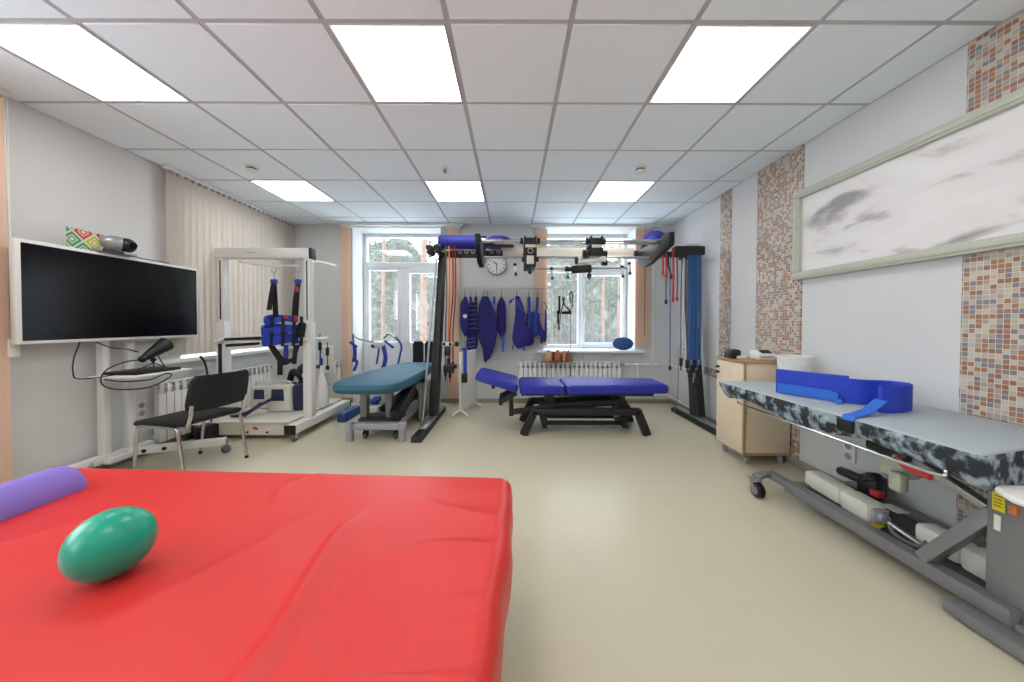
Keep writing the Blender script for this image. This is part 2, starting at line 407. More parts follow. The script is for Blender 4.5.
# ceiling
GX, GY = .284, 1.639
LIGHTS = [(GX + .6 * i, GY + .6 * j) for j in (-6, -3, 0, 3) for i in (-5, -2, 1)]  # both rows behind the viewer are unseen, added to brighten the room
b = MB(); bars = MB(); G = .013
xs = [XL] + [GX + .6 * i for i in range(-5, 4)] + [XR]; ys = [YR] + [GY + .6 * j for j in range(-7, 6)] + [YB]
for x0, x1 in zip(xs, xs[1:]):
    for y0, y1 in zip(ys, ys[1:]):
        if any(abs(x0 - lx) < .01 and abs(y0 - ly) < .01 for lx, ly in LIGHTS): continue
        a0, a1, c0, c1 = x0 + G, x1 - G, y0 + G, y1 - G
        if a1 - a0 < .02 or c1 - c0 < .02: continue
        b.bx(a0, a1, c0, c1, ZT - .007, ZT + .02, bev=.003, seg=1)
struct('ceiling', b, M['tile'], 'suspended ceiling of square grey white tiles')
for x in xs: bars.bx(x - .012, x + .012, YR, YB, ZT - .002, ZT + .03)
for y in ys: bars.bx(XL, XR, y - .012, y + .012, ZT - .0025, ZT + .03)
struct('trim_6', bars, M['tbar'], 'grid of ceiling bars between the tiles')
b = MB(); b.bx(XL - .4, XR + .25, YR - .2, YO, ZT + .12, ZT + .2); struct('ceiling_slab', b, M['plaster'], 'slab above the suspended ceiling')
light_lab = {(-5, 0): 'square ceiling panel light above the screen, cut by the photo edge', (-2, 0): 'square ceiling panel light in the middle of the near row', (1, 0): 'square ceiling panel light in the near row beside the picture wall',
             (-5, 3): 'square ceiling panel light by the cream blind in the far row', (-2, 3): 'square ceiling panel light in the middle of the far row', (1, 3): 'square ceiling panel light in the far row towards the mosaic wall'}
for j in (-6, -3, 0, 3):
    for i in (-5, -2, 1):
        lx, ly = GX + .6 * i, GY + .6 * j
        t = thing('ceiling_light', light_lab.get((i, j), 'unseen square panel light added behind the viewer for brightness, %s row, %s' % ('rearmost' if j < -3 else 'closer', {-5: 'by the blinds', -2: 'in the middle', 1: 'by the picture wall'}[i])), 'light', (lx + .3, ly + .3, ZT - .005), 'panel lights in the ceiling')
        f = MB()
        for x0, x1, y0, y1 in ((.014, .022, .014, .586), (.578, .586, .014, .586), (.022, .578, .014, .022), (.022, .578, .578, .586)):
            f.bx(lx + x0, lx + x1, ly + y0, ly + y1, ZT - .008, ZT + .05)
        f.bx(lx + .014, lx + .586, ly + .014, ly + .586, ZT + .05, ZT + .06)
        f.build('frame', M['white'], t)
        d = MB(); d.bx(lx + .022, lx + .578, ly + .022, ly + .578, ZT, ZT + .01); d.build('diffuser', M['panel'], t)
# detectors
for (x, y, lab, n) in ((-2.436, 3.146, 'round white smoke detector on the ceiling near the cream blind', 0), (1.193, 3.145, 'round white smoke detector on the ceiling towards the mosaic wall', 0), (-.633, 3.156, 'white sprinkler head on the ceiling in front of the middle far light', 1)):
    zt = ZT - .007
    t = thing('smoke_detector' if n == 0 else 'ceiling_sprinkler', lab, 'detector' if n == 0 else 'sprinkler', (x, y, zt - .05))
    q = MB()
    if n == 0:
        q.lathe([(0, zt - .014), (.05, zt - .014), (.058, zt - .006), (.058, zt), (0, zt)], (x, y, 0)); q.build('base', M['white'], t)
        q = MB(); q.lathe([(0, zt - .05), (.034, zt - .048), (.045, zt - .036), (.045, zt - .028), (.036, zt - .028), (.036, zt - .014), (0, zt - .014)], (x, y, 0)); q.build('cover', M['white'], t)
        q = MB(); q.lathe([(.0362, zt - .027), (.0385, zt - .027), (.0385, zt - .015), (.0362, zt - .015)], (x, y, 0)); q.build('slot', M['black'], t)
    else:
        q.lathe([(0, zt - .01), (.03, zt - .008), (.042, zt), (.042, zt + .006), (0, zt + .006)], (x, y, 0)); q.build('flange', M['white'], t)
        q = MB(); q.cyl((x, y, zt - .04), (x, y, zt - .01), .01); q.cyl((x, y, zt - .044), (x, y, zt - .04), .02); q.cyl((x - .012, y, zt - .04), (x - .016, y, zt - .01), .003); q.cyl((x + .012, y, zt - .04), (x + .016, y, zt - .01), .003); q.build('nozzle', M['steel'], t)

# ------------------------------------------------------------------ windows
def rect_frame(b, x0, x1, z0, z1, y0, y1, w, bev=.006):
    b.bx(x0, x0 + w, y0, y1, z0, z1, bev); b.bx(x1 - w, x1, y0, y1, z0, z1, bev)
    b.bx(x0 + w, x1 - w, y0, y1, z1 - w, z1, bev); b.bx(x0 + w, x1 - w, y0, y1, z0, z0 + w, bev)
Y0, Y1 = 5.33, 5.40
wroot = bpy.data.objects.new('window_1', None); C.objects.link(wroot); wroot.location = (-1.7, Y0, 0); tag(wroot, 'white balcony door and sash under a wide top light', 'window', kind='structure')
b = MB(); rect_frame(b, W1[0], W1[1], 0, W1[3], Y0, Y1, .06); b.bx(W1[0] + .06, W1[1] - .06, Y0, Y1, 2.05, 2.15, .006); b.bx(-1.80, -1.70, Y0, Y1, .06, 2.05, .006)
b.build('window_frame', M['pvc'], wroot)
b = MB(); rect_frame(b, -1.70, -1.12, .06, 2.05, Y0 - .02, Y1 - .02, .075); b.bx(-1.625, -1.195, Y0 - .02, Y1 - .02, .80, .88, .006); b.bx(-1.625, -1.195, Y0, Y1 - .03, .135, .80); rect_frame(b, -1.57, -1.25, .2, .74, Y0 - .006, Y0 + .004, .02); b.build('door_sash', M['pvc'], wroot)
b = MB(); rect_frame(b, W1[0] + .06, -1.80, .06, 2.05, Y0, Y1, .03); b.bx(W1[0] + .09, -1.83, Y0, Y1, .80, .88, .006); b.bx(W1[0] + .09, -1.83, Y0 + .015, Y1 - .02, .09, .80); rect_frame(b, W1[0] + .13, -1.87, .18, .74, Y0 + .006, Y0 + .018, .02); b.build('fixed_sash', M['pvc'], wroot)
b = MB(); b.bx(W1[0] + .06, W1[1] - .06, 5.36, 5.37, 2.15, W1[3] - .06); b.bx(W1[0] + .09, -1.83, 5.36, 5.37, .88, 2.02); b.bx(-1.625, -1.195, 5.345, 5.355, .88, 1.975); b.build('window_pane', M['glass'], wroot)
b = MB(); b.bx(-1.685, -1.655, Y0 - .04, Y0 - .02, 1.0, 1.06, .004); b.beam((-1.67, Y0 - .06, 1.03), (-1.67, Y0 - .06, .90), .016, .012, bev=.003); b.bx(-1.678, -1.662, Y0 - .065, Y0 - .03, 1.02, 1.04); b.build('door_handle', M['white'], wroot)

wroot = bpy.data.objects.new('window_2', None); C.objects.link(wroot); wroot.location = (1.15, Y0, .79); tag(wroot, 'white two sash window under a wide top light', 'window', kind='structure')
b = MB(); rect_frame(b, W2[0], W2[1], W2[2], W2[3], Y0, Y1, .06); b.bx(W2[0] + .06, W2[1] - .06, Y0, Y1, 2.0, 2.11, .006); b.bx(1.05, 1.12, Y0, Y1, W2[2] + .06, 2.0, .006); b.build('window_frame', M['pvc'], wroot)
b = MB(); rect_frame(b, 1.10, 1.80, W2[2] + .03, 2.0, Y0 - .02, Y1 - .02, .055); b.build('opening_sash', M['pvc'], wroot)
b = MB(); b.bx(W2[0] + .06, W2[1] - .06, 5.36, 5.37, 2.11, W2[3] - .06); b.bx(W2[0] + .06, 1.05, 5.36, 5.37, W2[2] + .06, 2.0); b.bx(1.155, 1.745, 5.345, 5.355, W2[2] + .085, 1.945); b.build('window_pane', M['glass'], wroot)
b = MB(); b.bx(1.115, 1.14, Y0 - .04, Y0 - .02, 1.3, 1.37, .004); b.beam((1.127, Y0 - .055, 1.34), (1.127, Y0 - .055, 1.22), .014, .012, bev=.003); b.build('window_handle', M['white'], wroot)
b = MB(); b.bx(.36, 1.95, 4.84, 5.33, .757, .79, .008); b.build('window_sill', M['pvc'], wroot)

for wi, (wy0, wy1, wz0, wz1) in enumerate(LWS[::-1]):  # all but the blind's window are unseen, added as extra daylight
    wroot = bpy.data.objects.new('window_%d' % (wi + 3), None); C.objects.link(wroot); wroot.location = (XL - .3, (wy0 + wy1) / 2, wz0); tag(wroot, ['white window behind the cream blind', 'unseen white window beside the viewer, added for daylight', 'unseen white window behind the viewer, added for daylight'][wi], 'window', kind='structure')
    b = MB(); ym = (wy0 + wy1) / 2
    for y0, y1, z0, z1 in ((wy0, wy0 + .06, wz0, wz1), (wy1 - .06, wy1, wz0, wz1), (wy0 + .06, wy1 - .06, wz0, wz0 + .06), (wy0 + .06, wy1 - .06, wz1 - .06, wz1), (ym - .04, ym + .04, wz0 + .06, wz1 - .06)): b.bx(XL - .36, XL - .29, y0, y1, z0, z1, .005)
    b.build('window_frame', M['pvc'], wroot)
    b = MB(); b.bx(XL - .33, XL - .32, wy0 + .06, wy1 - .06, wz0 + .06, wz1 - .06); b.build('window_pane', M['glass'], wroot)
    b = MB(); b.bx(XL - .29, XL + (.1 if wi == 0 else .03), *((2.96, 4.96) if wi == 0 else (wy0 - .05, wy1 + .05)), .80, .84, .008); b.build('window_sill', M['pvc'], wroot)
    pl = bpy.data.lights.new('daylight_portal', 'AREA'); pl.shape = 'RECTANGLE'; pl.size = wy1 - wy0; pl.size_y = wz1 - wz0; pl.cycles.is_portal = True
    po = bpy.data.objects.new('daylight_portal', pl); C.objects.link(po); po.location = (XL - .38, ym, (wz0 + wz1) / 2); po.rotation_euler = (PI / 2, 0, -PI / 2)
for (x0, x1, z0, z1) in (W1, W2):
    pl = bpy.data.lights.new('daylight_portal', 'AREA'); pl.shape = 'RECTANGLE'; pl.size = x1 - x0; pl.size_y = z1 - z0; pl.cycles.is_portal = True
    po = bpy.data.objects.new('daylight_portal', pl); C.objects.link(po); po.location = ((x0 + x1) / 2, YO + .02, (z0 + z1) / 2); po.rotation_euler = (-PI / 2, 0, 0)

# ------------------------------------------------------------------ vertical blinds
def slats_x(b, x, y0, y1, z0, z1, n, ang):
    for k in range(n):
        y = y0 + (y1 - y0) * (k + .5) / n; c, s_ = math.cos(ang), math.sin(ang); h = .0445
        p = [(x - s_ * h, y - c * h), (x - s_ * h * .3 + c * .004, y - c * h * .3 - s_ * .004), (x + s_ * h * .3 + c * .004, y + c * h * .3 - s_ * .004), (x + s_ * h, y + c * h)]
        b.prism([(q[0], q[1], z0) for q in p] + [(q[0] - .0015, q[1], z0) for q in p[::-1]], (0, 0, z1 - z0))
t = thing('vertical_blind', 'wide cream vertical blind closed along the wall beside the screen', 'blind', (-3.2, 4, .86))
b = MB(); slats_x(b, -3.205, 3.12, 4.93, .87, 2.585, 25, .12); b.build('slats', M['slat'], t)
b = MB(); b.bx(-3.225, -3.185, 3.09, 4.95, 2.61, ZT - .008, .004); b.build('head_rail', M['white'], t)
for k in range(25):
    y = 3.12 + 1.81 * (k + .5) / 25; b = MB(); b.bx(-3.214, -3.196, y - .012, y + .012, 2.58, 2.612); b.build('carrier', M['steel'], t)
b = MB(); b.tube([(-3.2, 3.13 + 1.8 * k / 50, .872 - .012 * (k % 2)) for k in range(51)], .0025, 5); b.build('bottom_chain', M['white'], t)

t = thing('vertical_blind', 'beige vertical blind at the photo edge beside the big screen', 'blind', (-3.2, 1.8, .1))
b = MB(); slats_x(b, -3.2, 1.55, 2.09, .12, 2.585, 16, .3); b.build('slats', M['slatp'], t)
b = MB(); b.bx(-3.225, -3.175, 1.4, 2.135, 2.605, ZT - .008, .004); b.build('head_rail', M['white'], t)
b = MB(); b.tube([(-3.19, 2.13, 2.6), (-3.19, 2.13, 1.08)], .004, 6); b.tube([(-3.185, 2.11, 2.6), (-3.185, 2.14, 1.08)], .003, 6); b.build('cord', M['white'], t)
b = MB(); b.bx(-3.205, -3.175, 2.105, 2.155, .96, 1.08, .008); b.build('cord_weight', M['white'], t)

def stack(b, x0, x1, y, z0, z1, ang=.32):
    x0 += .042; x1 -= .042; n = max(4, int((x1 - x0) / .014))
    for k in range(n):
        x = x0 + (x1 - x0) * (k + .5) / n; h = .0445
        sx, sy = math.cos(ang) * h, math.sin(ang) * h
        b.prism([(x - sx, y - sy, z0), (x + sx, y + sy, z0), (x + sx + .002, y + sy, z0), (x - sx + .002, y - sy, z0)], (0, 0, z1 - z0))
t = thing('vertical_blind', 'peach vertical blind drawn open to both sides of the balcony door', 'blind', (-1.6, 4.88, .05))
b = MB(); stack(b, -2.49, -2.36, 4.89, .08, 2.575); b.build('slats', M['slatp'], t)
b = MB(); stack(b, -.945, -.77, 4.89, .08, 2.575); b.build('slats', M['slatp'], t)
b = MB(); b.bx(-2.52, -.72, 4.86, 4.91, 2.6, ZT - .008, .004); b.bx(-2.5, -2.34, 4.875, 4.895, 2.57, 2.6); b.bx(-.96, -.76, 4.875, 4.895, 2.57, 2.6); b.build('head_rail', M['white'], t)
t = thing('vertical_blind', 'peach vertical blind drawn open to both sides of the silled window', 'blind', (1.2, 4.935, .8))
b = MB(); stack(b, .335, .525, 4.938, .86, 2.575); b.build('slats', M['slatp'], t)
b = MB(); stack(b, 1.81, 2.06, 4.938, .86, 2.575); b.build('slats', M['slatp'], t)
b = MB(); b.bx(.27, 2.19, 4.915, 4.965, 2.6, ZT - .008, .004); b.bx(.36, .5, 4.93, 4.948, 2.57, 2.6); b.bx(1.84, 2.03, 4.93, 4.948, 2.57, 2.6); b.build('head_rail', M['white'], t)
b = MB(); b.tube([(1.95, 4.912, 2.6), (1.95, 4.912, 1.0)], .003, 5); b.build('cord', M['black'], t)

# ------------------------------------------------------------------ radiators and pipes
def radiator(label, p0, p1, z0, z1, n):
    p0, p1 = V(p0), V(p1); d = (p1 - p0); L = d.length; d.normalize(); nr = V((d.y, -d.x, 0))
    if nr.dot(-((p0 + p1) / 2 - V((0, 2.5, 0)))) < 0: nr = -nr
    t = thing('radiator', label, 'radiator', ((p0 + p1) / 2 + V((0, 0, z0))), 'sectional radiators under the windows')
    b = MB(); pitch = L / n
    for k in range(n):
        c = p0 + d * pitch * (k + .5)
        b.beam(c + V((0, 0, z0)) + nr * .04, c + V((0, 0, z1 - .1)) + nr * .04, pitch * .88, .012, up=nr, bev=.003)
        b.beam(c + V((0, 0, z1 - .095)) + nr * .036, c + V((0, 0, z1 - .01)) + nr * .03, pitch * .5, .014, up=nr, bev=.002)
        b.beam(c + V((0, 0, z0 + .02)), c + V((0, 0, z1 - .02)), .022, .05, up=nr)
    b.beam(p0 + nr * .015 + V((0, 0, z1 - .006)), p1 + nr * .015 + V((0, 0, z1 - .006)), .06, .012); b.beam(p0 + nr * .01 + V((0, 0, z1 - .05)), p1 + nr * .01 + V((0, 0, z1 - .05)), .03, .012); b.beam(p0 + V((0, 0, z1 - .045)), p1 + V((0, 0, z1 - .045)), .03, .03); b.beam(p0 + V((0, 0, z0 + .045)), p1 + V((0, 0, z0 + .045)), .035, .035)
    b.build('sections', M['white'], t)
    b = MB()
    for s in (.15, .85):
        c = p0 + d * L * s; b = MB(); b.beam(c + V((0, 0, z1 - .1)), c + V((0, 0, z1 - .1)) - nr * .052, .02, .02); b.build('bracket', M['steel'], t)
    e = p1
    for zz in (z1 - .045, z0 + .045):
        b = MB(); b.cyl(e + V((0, 0, zz)), e + d * .05 + V((0, 0, zz)), .018); b.build('valve', M['steel'], t)
radiator('white sectional radiator under the silled window behind the blue couch', (.1, 4.912, 0), (1.6, 4.912, 0), .09, .63, 22)
radiator('white sectional radiator on the window wall in the room corner', (-2.98, 4.912, 0), (-2.5, 4.912, 0), .09, .63, 8)
radiator('white sectional radiator under the cream blind behind the black chair', (-3.222, 2.99, 0), (-3.222, 4.4, 0), .1, .64, 20)
b = MB(); b.tube([(1.65, 4.89, .585), (2.1, 4.89, .585), (2.3, 4.9, .585), (2.3, 4.3, .585)], .012, 8); b.tube([(1.65, 4.89, .135), (2.3, 4.9, .135), (2.3, 4.3, .1)], .012, 8)
b.tube([(1.85, 4.89, .585), (1.85, 4.89, .36), (1.85, 4.89, .135)], .01, 8)
for x in (1.68, 1.82, 1.98, 2.12):
    for z in (.585, .135): b.cyl((x - .02, 4.89, z), (x + .02, 4.89, z), .02, n=12)
b.cyl((1.85, 4.87, .36), (1.85, 4.91, .36), .022, n=12); b.bx(1.842, 1.858, 4.89, 4.968, .35, .37)
for x in (1.75, 2.2):
    for z in (.585, .135): b.bx(x - .006, x + .006, 4.89, 4.97, z - .006, z + .006)
solo('heating_pipe', b, M['white'], 'white heating pipes with valves in the corner beside the blue couch', 'pipe')
b = MB(); b.bx(2.085, 2.105, 4.95, 4.97, .6, 2.58, .004); struct('trim_7', b, M['white'], 'white cable duct beside the peach blind')

# wall sockets
def socket(label, c, ax):
    t = thing('wall_socket', label, 'socket', c, 'wall sockets')
    c = V(c); n = V(ax); s = n.cross(V((0, 0, 1)))
    b = MB(); b.beam(c - n * .0 + V((0, 0, -.075)), c + V((0, 0, .075)), .085, .016, up=n, bev=.006); b.build('plate', M['white'], t)
    b = MB()
    for dz in (-.036, .036):
        q = c + n * .008 + V((0, 0, dz)); b.cyl(q, q + n * .003, .024, n=20)
    b.build('outlet', M['lightgrey'], t)
    b = MB()
    for dz in (-.036, .036):
        for ds in (-.009, .009):
            q = c + n * .011 + V((0, 0, dz)) + s * ds; b.cyl(q, q + n * .001, .003, n=8)
    b.build('hole', M['black'], t)
socket('double white wall socket under the camouflage tilt table', (XR - .008, 2.32, .30), (-1, 0, 0))
socket('white wall socket in the corner behind the blue cords', (XR - .008, 4.55, .8), (-1, 0, 0))
socket('white wall socket low on the wall behind the screen stand', (XL + .008, 2.93, .42), (1, 0, 0))

# ------------------------------------------------------------------ picture
t = thing('framed_picture', 'long framed grey wash print hung high across the mosaic strips', 'picture', (2.34, 1.85, 1.55))
py0, py1, pz0, pz1 = .75, 2.775, 1.55, 2.265
b = MB(); b.bx(2.345, 2.362, py0 + .03, py1 - .03, pz0 + .03, pz1 - .03); b.build('print', M['art'], t)
b = MB()
def fbar(p0, p1, ax):
    b.beam(p0, p1, .062, .05, up=(1, 0, 0), bev=.006); b.beam(V(p0) + V((-.025, 0, 0)), V(p1) + V((-.025, 0, 0)), .03, .014, up=(1, 0, 0), bev=.004)
for z in (pz0 + .03, pz1 - .03): fbar((2.342, py0, z), (2.342, py1, z), 0)
for y in (py0 + .03, py1 - .03): fbar((2.342, y, pz0 + .061), (2.342, y, pz1 - .061), 1)
b.build('frame', M['frame'], t)

# ------------------------------------------------------------------ red mat table
t = thing('therapy_mat_table', 'low wide therapy table topped with a wrinkled red vinyl mat', 'mat table', (0, 0, 0))
BH, BW, BL = .5, 2.12, 2.05
def ridge_pts(l): return [at(u, v, z=BH) for u, v in l]
RID = [([(225, 700), (238.7, 682), (284, 623), (310, 577), (335, 536.5), (352, 519)], .013, .028), ([(325, 602), (365.7, 562), (431.7, 544), (500, 544)], .0055, .02),
       ([(304.7, 610), (306, 630), (313, 655), (330, 679)], .004, .022), ([(330, 679), (400, 681), (480, 676)], .005, .018), ([(274, 500), (285, 487), (318, 474)], .006, .03),
       ([(0, 544), (81, 524), (150, 515)], .006, .03), ([(160, 590), (230, 560), (300, 520)], .004, .05), ([(420, 500), (470, 512), (505, 520)], .003, .03), ([(430, 600), (500, 596)], .0025, .02), ([(440, 625), (500, 622)], .0025, .015)]
ROT = math.radians(2.6); FR = V((0.012, 1.505, 0))
ax_l = V((-math.cos(ROT), math.sin(ROT), 0)); ax_n = V((-math.sin(ROT), -math.cos(ROT), 0))
segs = []
for l, a, w in RID:
    p = smooth(ridge_pts(l), 6); n = len(p)
    for i in range(n - 1):
        env = math.sin(PI * (i + .5) / (n - 1)) ** .5
        segs.append((p[i].x, p[i].y, p[i + 1].x, p[i + 1].y, a * env * 1.5, w))
def hgt(x, y):
    best = {}
    h = 0; tot = 0
    for x0, y0, x1, y1, a, w in segs:
        dx, dy = x1 - x0, y1 - y0; L2 = dx * dx + dy * dy + 1e-12
        k = max(0, min(1, ((x - x0) * dx + (y - y0) * dy) / L2)); ex, ey = x - x0 - k * dx, y - y0 - k * dy
        d2 = ex * ex + ey * ey
        if d2 < (4 * w) ** 2:
            ww = w * (1.5 if (ex * dy - ey * dx) > 0 else .62)
            h = max(h, a * math.exp(-d2 / (ww * ww)))
    h += .0035 * math.sin(2.3 * x + 1.1 * y) * math.sin(1.7 * y + .4) + .0012 * math.sin(34 * y + 5 * x) * math.exp(-((x + .1) / .16) ** 2)
    return h
bm = bmesh.new(); NU, NV = 270, 260; grid = []
RB = .045
def edge_drop(s):  # rounded edge profile: s = distance from the rim
    return 0 if s >= RB else RB - math.sqrt(max(0, RB * RB - (RB - s) ** 2))
us = [0, .004, .012, .024, .036, .05] + [.05 + (BW - .1) * k / NU for k in range(1, NU)] + [BW - v for v in (.05, .036, .024, .012, .004, 0)]
vs_ = [0, .004, .012, .024, .036, .05] + [.05 + (BL - .1) * k / NV for k in range(1, NV)] + [BL - v for v in (.05, .036, .024, .012, .004, 0)]
for u in us:
    row = []
    for v in vs_:
        # round the corner in plan
        uu, vv = u, v; R = .06
        cu = R if u < R else (BW - R if u > BW - R else u); cv = R if v < R else (BL - R if v > BL - R else v)
        du, dv = u - cu, v - cv
        if du and dv:
            m_ = max(abs(du), abs(dv)); l_ = math.hypot(du, dv); uu, vv = cu + du * m_ / l_, cv + dv * m_ / l_
            s = R - m_
        else: s = min(u, v, BW - u, BL - v)
        p = FR + ax_l * uu + ax_n * vv
        wob = .006 * math.sin(9 * vv + .7) + .003 * math.sin(23 * vv)
        if u < .3: p += ax_l * (wob * (1 - u / .3))
        p.z = BH - edge_drop(s) + (hgt(p.x, p.y) * min(1, s / .05) if s > 0 else 0)
        row.append(bm.verts.new(p))
    grid.append(row)
for i in range(len(us) - 1):
    for j in range(len(vs_) - 1): bm.faces.new((grid[i][j], grid[i][j + 1], grid[i + 1][j + 1], grid[i + 1][j]))
rim = [grid[i][0] for i in range(len(us))] + [grid[-1][j] for j in range(1, len(vs_))] + [grid[i][-1] for i in range(len(us) - 2, -1, -1)] + [grid[0][j] for j in range(len(vs_) - 2, 0, -1)]
ctr = FR + ax_l * (BW / 2) + ax_n * (BL / 2); prev = rim
for zz, sc in ((BH - .09, 1.004), (BH - .15, 1.0), (BH - .19, .985), (BH - .2, .96)):
    nx = []
    for k, vtx in enumerate(rim):
        q = ctr + (vtx.co - ctr) * sc; q.z = zz; nx.append(bm.verts.new(q))
    for k in range(len(rim)): bm.faces.new((prev[k], prev[(k + 1) % len(rim)], nx[(k + 1) % len(rim)], nx[k]))
    prev = nx
bm.faces.new(prev)
bmesh.ops.recalc_face_normals(bm, faces=bm.faces)
b = MB(); b.bm.free(); b.bm = bm; b.build('mat', M['red'], t)
def bp(u, v, z): q = FR + ax_l * u + ax_n * v; q.z = z; return q
b = MB(); b.beam(bp(.03, BL / 2, .28), bp(BW - .03, BL / 2, .28), BL - .06, .04, bev=.005); b.build('platform', M['wood'], t)
for u in (.2, BW - .2):
    for v in (.2, BL - .2):
        b = MB(); b.cyl(bp(u, v, 0), bp(u, v, .26), .035, n=20); b.build('leg', M['white'], t)

b = MB(); b.sph((-1.09, .90, .5 + .088), .088, 48); b.sph((-1.09, .90, .5 + .176), (.006, .006, .0015), 12)
solo('exercise_ball', b, M['green'], 'shiny green ball resting on the red mat', 'ball')
b = MB(); t_ = bmesh.new(); rings = []
for yy, sc_ in ((.36, .0), (.36, .85), (.367, .95), (.385, 1), (1.355, 1), (1.378, .95), (1.388, .85), (1.388, .0)):
    if sc_ == 0: continue
    rings.append([t_.verts.new((-1.85 - .02 * (yy - .9) + .096 * sc_ * math.cos(PI * k / 24), yy, .501 + (.004 if 0 < k < 24 else 0) + .09 * sc_ * math.sin(PI * k / 24))) for k in range(25)])
for a, c in zip(rings, rings[1:]):
    for k in range(25): t_.faces.new((a[k], a[(k + 1) % 25], c[(k + 1) % 25], c[k]))
t_.faces.new(rings[0]); t_.faces.new(rings[-1][::-1])
b._add(t_); solo('foam_roller', b, M['purple'], 'purple half round foam roller lying flat on the red mat', 'foam roller')

# ------------------------------------------------------------------ screen on its wheeled stand
t = thing('display_stand', 'white wheeled stand with twin columns holding up the big black screen', 'stand', (-3.1, 2.7, 0))
for y in (2.60, 2.77):
    b = MB(); b.beam((-3.19, y, .11), (-3.19, y, 1.62), .055, .06, up=(1, 0, 0), bev=.012); b.build('column', M['white'], t)
b = MB(); b.bx(-3.225, -3.155, 2.36, 2.93, .09, .15, .008); b.bx(-3.15, -3.09, 2.55, 2.82, .09, .13, .006); b.build('rear_rail', M['white'], t)
b = MB(); b.bx(-3.16, -3.14, 2.45, 2.93, 1.16, 1.22); b.bx(-3.16, -3.14, 2.45, 2.93, 1.5, 1.56); b.bx(-3.165, -3.135, 2.5, 2.53, 1.1, 1.62); b.bx(-3.165, -3.135, 2.85, 2.88, 1.1, 1.62); b.build('mounting_bracket', M['steel'], t)
for (a, c) in (((-3.17, 2.74), (-2.6, 3.02)), ((-3.17, 2.46), (-2.75, 1.9))):
    b = MB(); b.beam((a[0], a[1], .12), (c[0], c[1], .11), .09, .055, bev=.01); f = b.build('foot', M['white'], t)
    d = (V((c[0], c[1], 0)) - V((a[0], a[1], 0))).normalized(); s_ = d.cross(V((0, 0, 1))); q = MB()
    for k in (.18, .38):
        e = V((a[0], a[1], .12)) + d * .62 * k + s_ * .0445
        q.cyl(e, e + s_ * .003, .016, n=16)
    q.build('cap', M['black'], f)
    b = MB(); e = V((c[0], c[1], 0)); b.cyl(e + V((0, 0, .08)), e + V((0, 0, .13)), .02); b.beam(e + V((.0, -.02, .09)), e + V((0, -.02, .04)), .03, .006); b.build('caster_fork', M['steel'], t)
    b = MB(); b.cyl(e + V((0, -.018, .035)), e + V((0, .018, .035)), .035, n=20, bev=.006); b.build('caster_wheel', M['rubber'], t)
b = MB(); b.bx(-3.15, -2.8, 2.47, 2.92, .765, .785, .006); b.beam((-3.17, 2.6, .74), (-2.9, 2.6, .755), .03, .03); b.beam((-3.17, 2.77, .74), (-2.9, 2.77, .755), .03, .03); b.build('shelf', M['white'], t)

t = thing('flat_screen', 'large black flat screen with slim white bezel, switched off', 'screen', (-3.11, 2.69, 1.045))
b = MB(); b.bx(-3.14, -3.095, 2.085, 3.295, 1.045, 1.715, .008); b.build('housing', M['white'], t)
b = MB(); b.bx(-3.0955, -3.0935, 2.108, 3.278, 1.067, 1.692); b.build('display', M['screen'], t)
# camera and card on top of the screen
t = thing('conference_camera', 'silver and black video camera sitting on top of the big screen', 'camera', (-3.11, 2.62, 1.715))
cx, cy = -3.11, 2.63
b = MB(); b.bx(cx - .05, cx + .06, cy - .14, cy + .1, 1.717, 1.745, .01, 3); b.build('base', M['silver'], t)
b = MB(); b.bx(cx + .058, cx + .064, cy - .135, cy + .0, 1.722, 1.741, .002); b.build('front_panel', M['black'], t)
b = MB(); b.sph((cx, cy + .0, 1.805), (.06, .10, .06), 28); b.cyl((cx, cy, 1.742), (cx, cy, 1.77), .03); b.build('body', M['silver'], t)
b = MB(); b.sph((cx + .03, cy + .045, 1.80), .058, 28); bb = b.build('lens_housing', M['black'], t)
b = MB(); b.cyl((cx + .075, cy + .045, 1.80), (cx + .093, cy + .045, 1.80), .024, n=24); b.build('lens', M['screen'], bb)
b = MB(); ya, yb = at(66.5, 226, x=-3.13).y, at(119, 240, x=-3.13).y; b.prism([(-3.13, ya, at(66.5, 226, x=-3.13).z), (-3.13, yb, at(66.5, 226, x=-3.13).z - .01), (-3.13, yb, 1.7155), (-3.13, ya, 1.7155)], (-.003, 0, 0))
solo('patterned_card', b, M['card'], 'green card with red and yellow diamonds behind the camera on the screen', 'card')
b = MB(); b.tube([(-3.1, 3.02, 1.719), (-3.1, 2.95, 1.722), (-3.11, 2.83, 1.722), (-3.12, 2.76, 1.73)], .004, 6, sm=5)
solo('camera_lead', b, M['black'], 'short black lead beside the camera along the screen top', 'cable')
# shelf contents
t = thing('laptop', 'thin black closed laptop on the shelf of the screen stand', 'laptop', (-2.97, 2.7, .785))
b = MB(); b.bx(-3.1, -2.84, 2.52, 2.86, .786, .798, .004); b.build('base', M['black'], t)
b = MB(); b.bx(-3.1, -2.84, 2.52, 2.86, .799, .808, .004); b.build('lid', M['black'], t)
t = thing('desk_camera', 'black drum shaped lamp head on a mini tripod above the laptop', 'tripod device', (-2.95, 2.72, .809))
c0 = V((-2.95, 2.72, .9))
b = MB(); b.cyl(c0 + V((0, -.05, .0)), c0 + V((.0, .12, .1)), .025, .06, n=24, bev=.008); b.sph(c0 + V((0, .125, .103)), (.055, .02, .06), 20, rot=(.5, 0, 0)); b.sph(c0 + V((0, -.06, -.006)), .027, 16); b.build('head', M['black'], t)
b = MB(); b.sph(c0 + V((0, .02, -.02)), .018, 16); b.cyl(c0 + V((0, .02, -.02)), c0 + V((0, .02, -.05)), .008); b.build('ball_joint', M['black'], t)
